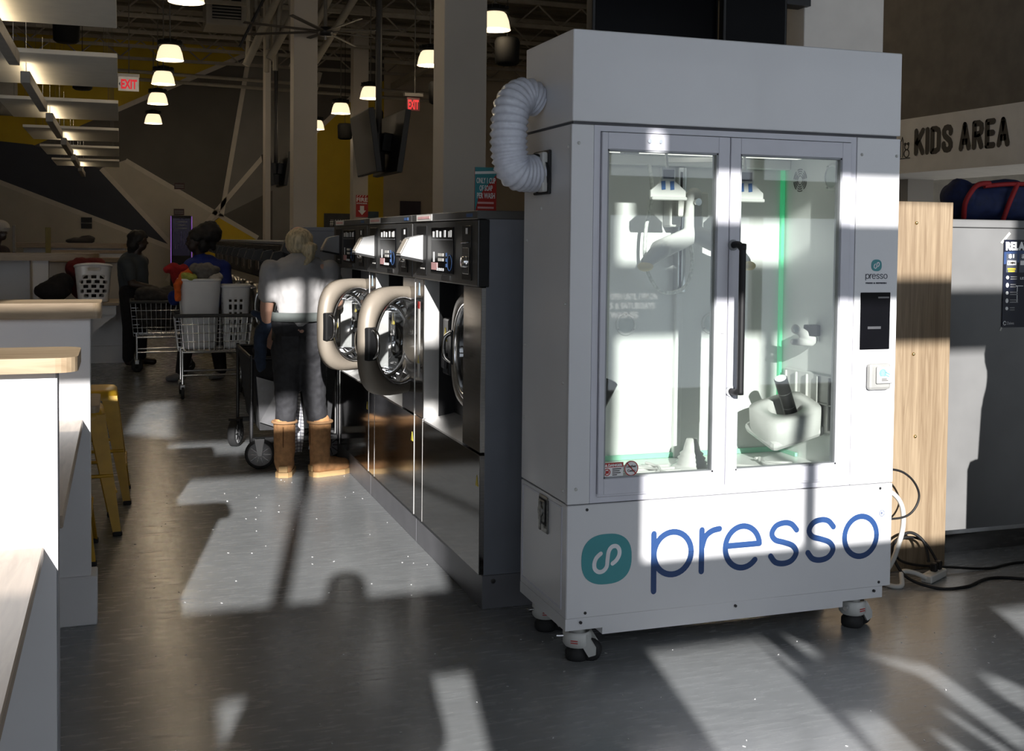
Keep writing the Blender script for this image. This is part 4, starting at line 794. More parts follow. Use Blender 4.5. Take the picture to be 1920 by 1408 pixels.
def sup(u, a, b, n=4.0):
    # equal-arc-length point on a superellipse, u in 0..1 from +x counter-clockwise
    f = (u % 1.0) * len(SUPT); i = int(f) % len(SUPT); p, q = SUPT[i], SUPT[(i + 1) % len(SUPT)]; k = f - int(f); return (a * (p[0] + (q[0] - p[0]) * k), b * (p[1] + (q[1] - p[1]) * k))
def basket(name, label, loc, a, b, h, hole, m=BASKW, nu=72, nv=24, taper=.78, tilt=0.0, dip=0.0, group=None):
    t = thing(name, label, 'laundry basket', loc, group); L = Vector(loc)
    def fn(u, v):
        k = taper + (1 - taper) * v; p = sup(u, a * k, b * k); return (p[0] + L.x, p[1] + L.y, L.z + v * h + (dip * math.cos(4 * math.pi * u) * v))
    part('wall', shell(fn, nu, nv, hole), m, t)
    part('rim', MB().tube([fn(i / 48, 1.0) for i in range(48)], .014, 8, False, True), m, t)
    part('floor', MB().prism([(p[0] + L.x, p[1] + L.y) for p in [sup(i / 40, a * taper, b * taper) for i in range(40)]], L.z, L.z + .006), m, t)
    if tilt: t.rotation_euler = (0, tilt, 0)
    return t
basket('laundry_basket', 'tall white laundry basket heaped with orange, green and grey clothes in the front cart', (.70, 11.02, .462), .19, .17, .64, lambda i, j: (i % 4 in (1, 2) and j % 4 in (1, 2) and 3 < j < 18 and 29 < i < 43))
basket('laundry_basket', 'white laundry basket with square side holes behind the woman in the front cart', (1.033, 11.03, .462), .135, .17, .58, lambda i, j: (i % 4 in (0, 1) and j % 3 in (0, 1) and 2 < j < 19 and (48 <= i < 58 or 30 < i < 42)))
basket('laundry_basket', 'square white basket with oval holes on the far folding counter', (-.30, 14.0, .742), .20, .15, .42, lambda i, j: ((i + 2 * ((j // 3) % 2)) % 5 in (0, 1, 2) and j % 3 in (0, 1) and 2 < j < 18 and 45 < i < 63) or (j in (20, 21) and 50 < i < 58), taper=.82, dip=-.015)
CL = lambda n, c: mat(n, c, .9, amt=.25, scale=25)
def cloth(name, label, prims, m, wr=.014, ws=14, vox=.012): return solo(name, blob(prims, vox, 3, wr, ws), m, label, 'clothes')
cloth('grey_garment', 'crumpled grey garment on top of the heaped basket', [('e', (.74, 11.0, 1.17), (.13, .13, .09)), ('e', (.69, 10.96, 1.20), (.09, .08, .055)), ('e', (.79, 11.0, 1.19), (.09, .09, .06))], CL('grey_cloth', (.16, .15, .14)), .02, 16)
cloth('orange_garment', 'bright orange garment hanging over the basket edge', [((.64, 10.98, 1.18), .045, (.55, 10.93, 1.15), .035), ((.55, 10.93, 1.15), .035, (.495, 10.87, 1.05), .034), ((.495, 10.87, 1.05), .034, (.50, 10.86, .93), .028)], CL('orange_cloth', (.75, .13, .02)), .008, 20)
cloth('green_garment', 'yellow-green towel bunched at the front of the heaped basket', [('e', (.575, 10.90, 1.13), (.05, .05, .045)), ('e', (.62, 10.88, 1.12), (.055, .05, .04))], CL('lime_cloth', (.38, .40, .08)), .014, 22)
cloth('white_garment', 'white garment at the right edge of the heaped basket', [('e', (.86, 11.0, 1.13), (.06, .07, .04)), ('e', (.82, 10.92, 1.12), (.05, .05, .035))], CL('white_cloth', (.6, .57, .53)), .012, 18)
def cart(label, x0, x1, y0, y1, zt, zb, rot=0):
    cx, cy = (x0 + x1) / 2, (y0 + y1) / 2; t = thing('laundry_cart', label, 'cart', (cx, cy, 0), 'chrome laundry carts')
    rim = [(x0, y0), (x1, y0), (x1, y1), (x0, y1)]; e = .035
    bot = [(x0 + e, y0 + e), (x1 - e, y0 + e), (x1 - e, y1 - e), (x0 + e, y1 - e)]
    part('bumper_rim', MB().tube([(*p, zt) for p in rim], .018, 8, False, True, None, False), mat('bumper_grey', (.06, .06, .06), .6), t)
    w_ = MB(); r = .0032
    for k in range(1, 5):
        f = k / 4; ring_ = [(rim[i][0] + (bot[i][0] - rim[i][0]) * f, rim[i][1] + (bot[i][1] - rim[i][1]) * f, zt + (zb - zt) * f) for i in range(4)]
        w_.tube(ring_, r * 1.3, 6, False, True, None, False)
    for i in range(4):
        a, b, c, d = Vector((*rim[i], zt)), Vector((*rim[(i + 1) % 4], zt)), Vector((*bot[i], zb)), Vector((*bot[(i + 1) % 4], zb)); n = max(5, int((b - a).length / .05))
        for k in range(1, n): w_.cyl(a.lerp(b, k / n), c.lerp(d, k / n), r, 5)
    n = int((x1 - x0) / .06)
    for k in range(1, n): w_.cyl((x0 + e + (x1 - x0 - 2 * e) * k / n, y0 + e, zb), (x0 + e + (x1 - x0 - 2 * e) * k / n, y1 - e, zb), r, 5)
    part('wire_basket', w_, CHROME, t)
    xa, xb, ya, yb = x0 + .07, x1 - .07, y0 + .04, y1 - .04
    for y in (ya, yb):
        part('frame_rail', MB().cyl((xa, y, zb - .015), (xb, y, zb - .015), .011, 8), CHROME, t); part('frame_rail', MB().cyl((xa, y, .22), (xb, y, .22), .010, 8), CHROME, t)
        for x in (xa, xb):
            part('leg', MB().cyl((x, y, .13), (x, y, zb), .011, 8), CHROME, t)
            cs = part('caster', MB().box(x - .024, x + .024, y - .03, y + .03, .09, .14, .006), STEEL, t); part('wheel', MB().lathe([(.02, -.014), (.056, -.014), (.062, -.008), (.062, .008), (.056, .014), (.02, .014)], (x, y, .062), 'x' if rot == 0 else 'y', 18), RUBBER, cs)
    return t
cart('front chrome laundry cart carrying two white baskets', .47, 1.175, 10.80, 11.26, .775, .45)
cart('rear chrome laundry cart piled with dark clothes beside the standing man', .10, .80, 13.1, 13.6, .78, .40, 1)
cloth('dark_clothes_heap', 'heap of dark grey clothes on the rear laundry cart', [('e', (.40, 13.3, .82), (.26, .20, .10)), ('e', (.3, 13.25, .88), (.15, .12, .07)), ('e', (.52, 13.3, .86), (.14, .12, .08)), ('e', (.45, 13.35, .62), (.3, .19, .18))], CL('charcoal_cloth', (.045, .04, .038)), .03, 9, .02)
cloth('basket_shade_fill', 'dark filler added inside the basket so its square side holes look shaded', [('e', (1.033, 11.03, .70), (.10, .12, .2)), ('e', (1.033, 11.03, .86), (.105, .125, .10))], CL('charcoal_cloth', (.045, .04, .038)), .01, 10, .02)  # added dark fill imitating shade behind the square holes
cloth('far_basket_shade_fill', 'black filler added inside the far basket so its oval holes look shaded', [('e', (-.30, 14.0, .93), (.14, .105, .15))], CL('black_cloth', (.012, .010, .012)), .008, 10, .02)  # added black fill, darkens the oval holes like inner shade
# red bag, blue bag and dark clothes by the far counter
cloth('red_bag', 'red cloth bag tucked behind the holed white basket', [('e', (-.44, 14.36, 1.10), (.19, .13, .15)), ('e', (-.40, 14.36, .9), (.17, .12, .16)), ('e', (-.30, 14.38, 1.15), (.14, .1, .1))], CL('red_cloth', (.14, .012, .012)), .02, 8, .02)
cloth('black_bag', 'black bag slumped left of the holed white basket', [('e', (-.74, 14.1, .86), (.2, .17, .12)), ('e', (-.66, 14.15, .95), (.14, .15, .12))], CL('black_cloth', (.012, .010, .012)), .02, 8, .02)
# folding wagon
wg = thing('folding_wagon', 'black folding wagon with grey wheels in front of the woman in boots', 'wagon', (1.08, 7.9, 0)); FAB = mat('wagon_fabric', (.018, .018, .02), .85, amt=.3, scale=20)
bd = MB()
vs = [(.86, 7.50, .24), (1.32, 7.50, .24), (1.32, 8.32, .24), (.86, 8.32, .24), (.80, 7.46, .70), (1.36, 7.46, .70), (1.36, 8.36, .70), (.80, 8.36, .70)]
bd.add(vs, [(0, 1, 2, 3), (0, 1, 5, 4), (1, 2, 6, 5), (2, 3, 7, 6), (3, 0, 4, 7)]); bd.add([(v[0] * .97 + .03 * 1.09, v[1] * .97 + .03 * 7.9, v[2] + .01) for v in vs], [(0, 1, 2, 3), (0, 1, 5, 4), (1, 2, 6, 5), (2, 3, 7, 6), (3, 0, 4, 7)])
part('fabric_tub', bd, FAB, wg)
part('clear_pocket', MB().add([(.855, 7.462, .30), (.97, 7.455, .26), (.99, 7.447, .55), (.83, 7.45, .60)], [(0, 1, 2, 3)]), mat('grey_vinyl', (.07, .07, .075), .35, amt=.4, scale=10), wg)
for x in (.80, 1.36):
    for y in (7.45, 8.36): part('post', MB().cyl((x, y, .17), (x, y, .74), .012, 8), BLACKM, wg)
for y in (7.45, 8.36):
    part('rail', MB().cyl((.80, y, .72), (1.36, y, .72), .011, 8), BLACKM, wg); part('axle_bar', MB().box(.80, 1.36, y - .02, y + .02, .17, .205, .004), BLACKM, wg)
for x in (.80, 1.36): part('rail', MB().cyl((x, 7.45, .72), (x, 8.36, .72), .011, 8), BLACKM, wg)
GRWH = mat('wheel_grey', (.42, .42, .43), .45, amt=.08)
def wheel(cx, cy, rz, r=.098):
    M = Matrix.Translation((cx, cy, r)) @ Matrix.Rotation(rz, 4, 'Z')
    ty = part('wheel', MB().lathe([(r * .80, -.028), (r * .95, -.028), (r, -.015), (r, .015), (r * .95, .028), (r * .80, .028)], (0, 0, 0), 'y', 28, M), RUBBER, wg)
    h = MB(); h.lathe([(r * .80, -.02), (r * .74, -.026), (r * .2, -.02), (.001, -.022)], (0, 0, 0), 'y', 28, M); h.lathe([(r * .80, .02), (r * .74, .026), (r * .2, .02), (.001, .022)], (0, 0, 0), 'y', 28, M); part('hub', h, GRWH, ty)
    sp_ = MB()
    for k in range(10):
        a = 2 * math.pi * k / 10; sp_.box(r * .24, r * .70, -.029, -.021, -.0025, .0025, 0, M @ Matrix.Rotation(a, 4, 'Y'))
    part('spoke', sp_, BLACKM, ty)
    k = MB(); k.prism([(-.03, r * .9), (.03, r * .9), (.012, -.01), (-.012, -.01)], -.042, -.034, 'y', M); k.box(-.03, .03, -.042, .042, r * .9, r * 1.05, 0, M); part('fork', k, BLACKM, ty)
wheel(.855, 7.44, R(-12)); wheel(1.345, 7.66, R(-12)); wheel(.78, 8.30, R(65)); wheel(1.34, 8.36, R(10))
sh = MB(); nx, nz = 10, 24; P = []
for j in range(nz + 1):
    for i in range(nx + 1):
        u, v = i / nx, j / nz; x = 1.005 + .115 * u + .012 * math.sin(v * 5) - .03 * (1 - v) * (1 - u); z = .10 + .44 * v; y = 7.405 + .02 * math.sin(u * 9 + v * 3) + .02 * v; P.append((x, y, z))
fs = [(j * (nx + 1) + i, j * (nx + 1) + i + 1, (j + 1) * (nx + 1) + i + 1, (j + 1) * (nx + 1) + i) for j in range(nz) for i in range(nx)]; sh.add(P, fs, True); sh.add([(p[0], p[1] + .012, p[2]) for p in P], fs, True)
def plaid():
    m = bpy.data.materials.new('plaid_cloth'); m.use_nodes = True; N = m.node_tree.nodes; L = m.node_tree.links; b = N['Principled BSDF']; b.inputs['Roughness'].default_value = .9
    tc = N.new('ShaderNodeTexCoord'); sep = N.new('ShaderNodeSeparateXYZ'); L.new(tc.outputs['Object'], sep.inputs[0]); last = None
    for ax in (0, 2):
        a = N.new('ShaderNodeMath'); a.operation = 'MULTIPLY'; a.inputs[1].default_value = 45; L.new(sep.outputs[ax], a.inputs[0]); f = N.new('ShaderNodeMath'); f.operation = 'FRACT'; L.new(a.outputs[0], f.inputs[0])
        g = N.new('ShaderNodeMath'); g.operation = 'LESS_THAN'; g.inputs[1].default_value = .2; L.new(f.outputs[0], g.inputs[0])
        if last:
            mx = N.new('ShaderNodeMath'); mx.operation = 'MAXIMUM'; L.new(last.outputs[0], mx.inputs[0]); L.new(g.outputs[0], mx.inputs[1]); last = mx
        else: last = g
    r = N.new('ShaderNodeMix'); r.data_type = 'RGBA'; L.new(last.outputs[0], r.inputs[0]); r.inputs[6].default_value = (.72, .72, .74, 1); r.inputs[7].default_value = (.12, .12, .16, 1); L.new(r.outputs[2], b.inputs['Base Color']); return m
solo('plaid_shirt', sh, plaid(), 'white and grey plaid shirt hanging from the wagon between the boots', 'shirt')
cloth('wagon_clothes', 'dark clothes piled in the black folding wagon', [('e', (1.08, 7.85, .70), (.22, .34, .10)), ('e', (.96, 7.7, .74), (.13, .15, .08)), ((1.06, 7.42, .62), .035, (1.0, 7.41, .50), .03)], CL('black_cloth', (.012, .010, .012)), .02, 9, .02)
cloth('white_towel_roll', 'white towel edge curling over the wagon front', [((1.035, 7.40, .56), .010, (1.01, 7.392, .48), .010), ((1.01, 7.392, .48), .010, (.965, 7.392, .42), .011)], CL('white_cloth', (.6, .57, .53)), .002, 20, .005)
# ================================================================ PEOPLE
def V(*a): return Vector(a)
def hand(w, d, n, s=1.0, curl=.5):
    # palm and five fingers; w wrist, d finger direction, n palm normal
    d = Vector(d).normalized(); n = Vector(n).normalized(); sd = d.cross(n); w = Vector(w); out = [(w, .024 * s, w + d * .05 * s, .030 * s), (w + d * .03 * s + sd * .018 * s, .016 * s, w + d * .075 * s + sd * .026 * s, .013 * s), (w + d * .03 * s - sd * .018 * s, .016 * s, w + d * .075 * s - sd * .026 * s, .013 * s)]
    for k, ln in ((-1.5, .058), (-.5, .072), (.5, .076), (1.5, .066)):
        b = w + d * .08 * s + sd * (k * .019) * s; m_ = b + (d * (1 - curl * .35) + n * curl * .5).normalized() * ln * .5 * s; e = m_ + (d * (1 - curl) + n * curl).normalized() * ln * .5 * s
        out += [(b - d * .02 * s, .0105 * s, m_, .009 * s), (m_, .009 * s, e, .0075 * s)]
    b = w + d * .025 * s + sd * .028 * s; m_ = b + (d * .7 + sd * .7).normalized() * .035 * s; out += [(b, .013 * s, m_, .0105 * s), (m_, .0105 * s, m_ + (d * .9 + sd * .2 + n * .3).normalized() * .03 * s, .008 * s)]
    return out
def head(c, s=1.0, face=(0, 1, 0)):
    # skull, jaw, nose, ears; c = head centre, s = scale (1 = 0.22 m tall), face = facing direction
    f = Vector(face).normalized(); up = V(0, 0, 1); sd = f.cross(up).normalized(); c = Vector(c); M = Matrix((( sd.x, f.x, up.x, 0), (sd.y, f.y, up.y, 0), (sd.z, f.z, up.z, 0), (0, 0, 0, 1)))
    return [('e', c + up * .025 * s, (.074 * s, .094 * s, .088 * s), M), ('e', c + f * .022 * s - up * .045 * s, (.058 * s, .068 * s, .062 * s), M), (c + f * .088 * s + up * .005 * s, .010 * s, c + f * .105 * s - up * .018 * s, .013 * s), (c + f * .07 * s - up * .058 * s - sd * .014 * s, .011 * s, c + f * .07 * s - up * .058 * s + sd * .014 * s, .011 * s), ('e', c + sd * .078 * s, (.010 * s, .02 * s, .03 * s), M), ('e', c - sd * .078 * s, (.010 * s, .02 * s, .03 * s), M), (c + f * .075 * s + up * .03 * s - sd * .04 * s, .012 * s, c + f * .08 * s + up * .03 * s + sd * .04 * s, .012 * s)]
def eyes(parent, c, s, face):
    f = Vector(face).normalized(); sd = f.cross(V(0, 0, 1)).normalized(); c = Vector(c)
    for k in (-1, 1): part('eye', MB().sphere(tuple(c + f * .083 * s + sd * .03 * s * k), .008 * s, 10, 8), mat('eye_brown', (.03, .022, .018), .3), parent)
# --- woman in brown boots, seen from behind, leaning a little to the washer
wm = thing('person', 'blonde person in white tee, dark jeans and brown boots reaching into the open washer', 'person', (1.07, 7.12, 0))
hipL, hipR = V(.985, 7.14, .80), V(1.135, 7.13, .80); kL, kR = V(.985, 7.16, .45), V(1.16, 7.13, .45); aL, aR = V(.977, 7.17, .10), V(1.19, 7.12, .10)
shL, shR = V(.885, 7.14, 1.30), V(1.245, 7.12, 1.30); elL, elR = V(.865, 7.20, 1.06), V(1.315, 7.24, 1.10); wrL, wrR = V(.885, 7.33, .88), V(1.36, 7.42, 1.06)
body = [(hipL, .085, kL, .055), (kL, .055, aL, .034), (hipR, .085, kR, .055), (kR, .055, aR, .034), ('e', (1.06, 7.135, .84), (.155, .11, .12)), (V(1.06, 7.13, .92), .125, V(1.06, 7.13, 1.08), .12, .75), (V(1.06, 7.13, 1.08), .12, V(1.065, 7.14, 1.24), .14, .7), (shL, .055, shR, .055), (V(1.07, 7.14, 1.30), .058, V(1.07, 7.19, 1.42), .05), (shL, .05, elL, .042), (elL, .042, wrL, .03), (shR, .05, elR, .042), (elR, .042, wrR, .03)]
hc = V(1.065, 7.215, 1.46)
body += head(hc, .95, (.25, .95, -.4)) + hand(wrL, (.1, .5, -.8), (.6, .4, .2), .95, .6) + hand(wrR, (.5, .75, -.2), (-.3, .2, -.9), .95, .4)
part('body', blob(body, .0085, 3), SKIN, wm); eyes(wm, hc, .95, (.25, .95, -.4))
TEE = mat('white_tee', (.35, .34, .34), .85, amt=.05, scale=20)
tee = [(V(1.06, 7.13, 1.03), .142, V(1.06, 7.13, 1.12), .145, .78), (V(1.06, 7.13, 1.10), .145, V(1.065, 7.14, 1.25), .165, .72), (V(.905, 7.14, 1.285), .068, V(1.225, 7.125, 1.285), .068, .9), (V(.97, 7.14, 1.33), .055, V(1.16, 7.13, 1.33), .055), (shL, .068, shL.lerp(elL, .62), .066), (shR, .068, shR.lerp(elR, .62), .066), (V(1.07, 7.15, 1.31), .075, V(1.07, 7.16, 1.365), .062)]
part('tee_shirt', blob(tee, .010, 4, .006, 16), TEE, wm)
JEAN = mat('charcoal_denim', (.022, .022, .026), .8, amt=.3, scale=30)
jn = [(hipL, .102, kL, .069), (kL, .069, V(.977, 7.168, .30), .06), (hipR, .102, kR, .069), (kR, .069, V(1.187, 7.12, .30), .06), ('e', (1.01, 7.115, .83), (.115, .115, .13)), ('e', (1.115, 7.11, .83), (.115, .115, .13)), (V(1.0, 7.13, .97), .115, V(1.12, 7.13, .97), .115, .85)]
part('jeans', blob(jn, .009, 3, .005, 22), JEAN, wm)
part('waistband', MB().lathe([(.172, 0), (.178, .0), (.17, .055), (.164, .055)], (1.06, 7.13, .985), 'z', 32, None, True, 1.0, .74), mat('grey_green_denim', (.12, .135, .13), .8, amt=.1), wm)
for x in (.985, 1.135): part('back_pocket', MB().box(x - .055, x + .055, 7.005, 7.012, .80, .90, .003), JEAN, wm)
part('pocket_tag', MB().box(1.17, 1.195, 7.022, 7.026, .872, .88), WHT, wm)
HAIR = mat('blonde_hair', (.52, .42, .26), .5, amt=.45, scale=60, stretch=(1, 1, .15))
hr = [('e', (1.065, 7.19, 1.485), (.088, .10, .085)), ('e', (1.065, 7.165, 1.45), (.082, .08, .065)), ((1.10, 7.10, 1.435), .034, (1.12, 7.085, 1.41), .03), ('e', (1.125, 7.10, 1.445), (.045, .04, .032)), ((1.09, 7.085, 1.41), .02, (1.12, 7.07, 1.385), .024), ((1.12, 7.07, 1.385), .024, (1.075, 7.055, 1.325), .018), ((1.075, 7.055, 1.325), .018, (1.055, 7.05, 1.295), .008)]
part('hair', blob(hr, .007, 3, .004, 40), HAIR, wm); part('hair_tie', MB().tube(arc3 if False else [(1.10 + .022 * math.cos(t), 7.085, 1.418 + .022 * math.sin(t)) for t in [2 * math.pi * i / 14 for i in range(14)]], .007, 6, False, True), mat('cream_tie', (.6, .52, .42), .8), wm)
BOOT = mat('tan_suede', (.50, .26, .115), .9, amt=.2, scale=35); SOLE = mat('boot_sole', (.42, .27, .125), .8, amt=.1)
def boot(ax, ay, toe, label):
    t = Vector(toe).normalized(); sd = t.cross(V(0, 0, 1)); c = V(ax, ay, 0)
    o = part('boot', blob([(c + V(0, 0, .33), .071, c + V(0, 0, .20), .067), (c + V(0, 0, .20), .067, c + V(0, 0, .09), .062), (c + V(0, 0, .07) - t * .01, .055, c + t * .10 + V(0, 0, .065), .050), (c + t * .10 + V(0, 0, .06), .050, c + t * .165 + V(0, 0, .052), .044)], .008, 3, .004, 14), BOOT, wm, label)
    ol = [c - t * .062 + sd * .03, c - t * .035 + sd * .052, c + t * .06 + sd * .052, c + t * .15 + sd * .056, c + t * .20 + sd * .03, c + t * .20 - sd * .03, c + t * .15 - sd * .056, c + t * .06 - sd * .052, c - t * .035 - sd * .052, c - t * .062 - sd * .03]
    part('sole', MB().prism([(p.x, p.y) for p in ol], 0, .032), SOLE, o)
    part('boot_cuff', MB().tube([tuple(c + V(.075 * math.cos(a), .075 * math.sin(a), .345)) for a in [2 * math.pi * i / 24 for i in range(24)]], .009, 8, False, True), mat('cuff_trim', (.42, .24, .12), .9), o)
    part('heel_patch', MB().box(-.028, .028, -.004, .004, .035, .075, .003, Matrix.Translation(c - t * .066) @ Matrix.Rotation(math.atan2(t.y, t.x) - math.pi / 2, 4, 'Z')), SOLE, o)
    seam = [tuple(c - t * (.0705 - .012 * (k > 3)) + V(0, 0, .32 - k * .035)) for k in range(6)]
    part('seam', MB().tube(seam, .003, 5), mat('dark_seam', (.16, .07, .025), .9), o)
boot(.975, 7.17, (.25, .95, 0), 'left brown suede boot'); boot(1.19, 7.12, (.93, .30, 0), 'right brown suede boot turned sideways')
cloth('denim_jacket', 'dark blue denim jacket hanging from the left hand of the blonde person', [((.87, 7.26, .98), .03, (.80, 7.25, 1.03), .022), ((.88, 7.28, .97), .045, (.83, 7.26, .86), .045), ((.83, 7.26, .86), .045, (.84, 7.26, .68), .03), ((.88, 7.28, .97), .04, (.95, 7.25, 1.0), .025)], CL('dark_denim', (.022, .035, .065)), .012, 18)
# --- man in profile by the far counter
mn = thing('person', 'dark-haired person in slate tee standing in profile by the rear laundry cart', 'person', (.18, 13.75, 0))
b = [(V(.10, 13.8, .82), .10, V(.10, 13.8, .45), .07), (V(.10, 13.8, .45), .07, V(.08, 13.8, .08), .05), (V(.22, 13.9, .82), .10, V(.22, 13.9, .45), .07), (V(.22, 13.9, .45), .07, V(.22, 13.9, .08), .05), (V(.16, 13.85, .85), .15, V(.14, 13.85, 1.18), .16, .8), (V(.05, 13.75, 1.22), .06, V(.24, 13.9, 1.22), .06), (V(.15, 13.82, 1.22), .06, V(.19, 13.80, 1.38), .05), (V(.08, 13.7, 1.20), .055, V(.12, 13.62, .96), .045), (V(.12, 13.62, .96), .045, V(.34, 13.55, .92), .032), (V(.08, 13.8, .05), .045, V(.22, 13.76, .04), .04), (V(.22, 13.9, .05), .045, V(.36, 13.86, .04), .04)]
mc_ = V(.20, 13.8, 1.44); b += head(mc_, 1.0, (.95, -.3, 0)) + hand(V(.34, 13.55, .92), (.9, .1, -.2), (0, 0, -1), 1.0, .5)
part('body', blob(b, .014, 3), SKIND, mn); eyes(mn, mc_, 1.0, (.95, -.3, 0))
part('tee_shirt', blob([(V(.15, 13.85, .86), .165, V(.13, 13.84, 1.16), .175, .85), (V(.05, 13.75, 1.2), .085, V(.23, 13.9, 1.2), .085), (V(.08, 13.7, 1.19), .075, V(.105, 13.65, 1.03), .07)], .016, 4, .006, 10), mat('slate_tee', (.05, .06, .07), .85), mn)
part('trousers', blob([(V(.10, 13.8, .85), .125, V(.10, 13.8, .45), .085), (V(.10, 13.8, .45), .085, V(.08, 13.8, .09), .065), (V(.22, 13.9, .85), .125, V(.22, 13.9, .45), .085), (V(.22, 13.9, .45), .085, V(.22, 13.9, .09), .065)], .018, 3), CL('black_cloth', (.012, .010, .012)), mn)
part('hair', blob([('e', mc_ + V(-.025, 0, .05), (.105, .10, .09)), ('e', mc_ + V(-.06, 0, -.03), (.075, .095, .10)), (mc_ + V(-.07, -.02, -.05), .06, mc_ + V(-.08, 0, -.13), .04), (mc_ + V(.02, 0, .09), .05, mc_ + V(.07, -.02, .07), .03)], .014, 2, .012, 22), mat('black_hair', (.008, .007, .007), .7), mn)
# --- woman in blue holding a red cloth
bw_ = thing('person', 'person in royal blue top holding a red cloth by the front cart', 'person', (.85, 12.25, 0))
b = [(V(.72, 12.25, .82), .11, V(.66, 12.25, .45), .075), (V(.66, 12.25, .45), .075, V(.60, 12.25, .08), .05), (V(.92, 12.3, .82), .11, V(.96, 12.3, .45), .075), (V(.96, 12.3, .45), .075, V(1.0, 12.3, .08), .05), (V(.84, 12.28, .88), .17, V(.84, 12.27, 1.15), .17, .8), (V(.70, 12.2, 1.22), .07, V(1.02, 12.3, 1.20), .07), (V(.80, 12.24, 1.22), .06, V(.76, 12.2, 1.38), .052), (V(.70, 12.16, 1.2), .06, V(.56, 12.05, 1.02), .05), (V(.56, 12.05, 1.02), .05, V(.56, 11.9, 1.14), .033), (V(1.02, 12.3, 1.2), .06, V(1.05, 12.2, .95), .05), (V(1.05, 12.2, .95), .05, V(.86, 12.0, .95), .034)]
bc = V(.74, 12.2, 1.45); b += head(bc, 1.0, (-.95, -.25, 0)) + hand(V(.56, 11.9, 1.14), (-.4, -.3, .5), (-.5, .3, -.6), 1.0, .6) + hand(V(.86, 12.0, .95), (-.9, -.2, 0), (0, 0, -1), 1.0, .5)
part('body', blob(b, .014, 3), SKIND, bw_); eyes(bw_, bc, 1.0, (-.95, -.25, 0))
part('top', blob([(V(.84, 12.28, .84), .185, V(.84, 12.27, 1.14), .185, .85), (V(.70, 12.2, 1.2), .09, V(1.02, 12.3, 1.18), .09), (V(.70, 12.16, 1.19), .08, V(.58, 12.07, 1.04), .07), (V(1.02, 12.3, 1.18), .08, V(1.05, 12.2, .98), .07), (V(.80, 12.24, 1.22), .075, V(.78, 12.22, 1.3), .065)], .016, 4, .006, 10), mat('royal_blue_cloth', (.012, .03, .22), .85), bw_)
part('trousers', blob([(V(.72, 12.25, .82), .125, V(.66, 12.25, .45), .09), (V(.66, 12.25, .45), .09, V(.60, 12.25, .1), .065), (V(.92, 12.3, .82), .125, V(.96, 12.3, .45), .09), (V(.96, 12.3, .45), .09, V(1.0, 12.3, .1), .065), ('e', (.83, 12.28, .86), (.2, .15, .1))], .018, 3), CL('black_cloth', (.012, .010, .012)), bw_)
for x, y, d in ((.60, 12.25, -.13), (1.0, 12.3, -.10)): part('shoe', blob([(V(x, y, .05), .05, V(x + d, y - .05, .035), .036)], .012, 2), mat('pale_shoe', (.30, .29, .28), .7), bw_)
part('hair', blob([('e', bc + V(.03, 0, .06), (.115, .105, .10)), ('e', bc + V(.14, .02, .10), (.125, .12, .125)), ('e', bc + V(.07, 0, -.04), (.07, .09, .08)), (bc + V(.16, 0, .03), .06, bc + V(.18, 0, -.06), .03)], .014, 2, .016, 20), mat('black_hair', (.008, .007, .007), .7), bw_)
cloth('red_cloth', 'red cloth held up by the person in blue', [((.50, 11.86, 1.20), .05, (.44, 11.86, 1.17), .04), ((.52, 11.86, 1.18), .06, (.55, 11.88, 1.02), .045), ((.60, 11.88, 1.18), .05, (.58, 11.88, 1.02), .045)], CL('vivid_red_cloth', (.34, .012, .015)), .012, 12)
cloth('blue_bundle', 'small blue bundle under the red cloth', [('e', (.52, 12.0, .88), (.07, .07, .08))], CL('vivid_blue_cloth', (.012, .03, .20)), .008, 12)
# --- person with a white cap resting at the far bar
pc = thing('person', 'person in white cap and dark clothes leaning at the far bar', 'person', (-1.5, 15.6, 0))
c0 = V(-1.42, 15.5, 1.55)
b = head(c0, 1.0, (.6, -.7, -.3)) + [(c0 + V(-.03, 0, -.1), .05, V(-1.5, 15.6, 1.36), .06), (V(-1.85, 15.65, 1.25), .08, V(-1.42, 15.6, 1.28), .08), (V(-1.6, 15.65, .75), .16, V(-1.6, 15.62, 1.2), .17, .8), (V(-1.85, 15.6, 1.25), .06, V(-1.95, 15.3, 1.35), .05), (V(-1.95, 15.3, 1.35), .045, V(-1.72, 15.1, 1.33), .034), (V(-1.66, 15.65, .75), .11, V(-1.66, 15.65, .05), .06), (V(-1.52, 15.65, .75), .11, V(-1.52, 15.65, .05), .06)] + hand(V(-1.72, 15.1, 1.33), (.9, -.2, 0), (0, 0, -1), 1.0, .3)
part('body', blob(b, .016, 3), SKIND, pc); eyes(pc, c0, 1.0, (.6, -.7, -.3))
part('jacket', blob([(V(-1.85, 15.65, 1.25), .10, V(-1.42, 15.6, 1.28), .10), (V(-1.6, 15.65, .7), .19, V(-1.6, 15.62, 1.2), .19, .85), (V(-1.85, 15.6, 1.25), .085, V(-1.95, 15.3, 1.36), .07), (V(-1.95, 15.3, 1.36), .065, V(-1.8, 15.15, 1.35), .05)], .02, 3, .01, 9), CL('maroon_charcoal', (.04, .03, .032)), pc)
part('cap', MB().sphere(tuple(c0 + V(0, 0, .05)), .108, 20, 12, None, (1, 1, .85)), mat('cap_white', (.5, .48, .45), .8), pc); part('cap_peak', MB().prism([(c0.x + .05, c0.y - .1), (c0.x + .14, c0.y - .13), (c0.x + .12, c0.y - .02), (c0.x + .08, c0.y + .02)], c0.z + .03, c0.z + .042), mat('cap_white'), pc)
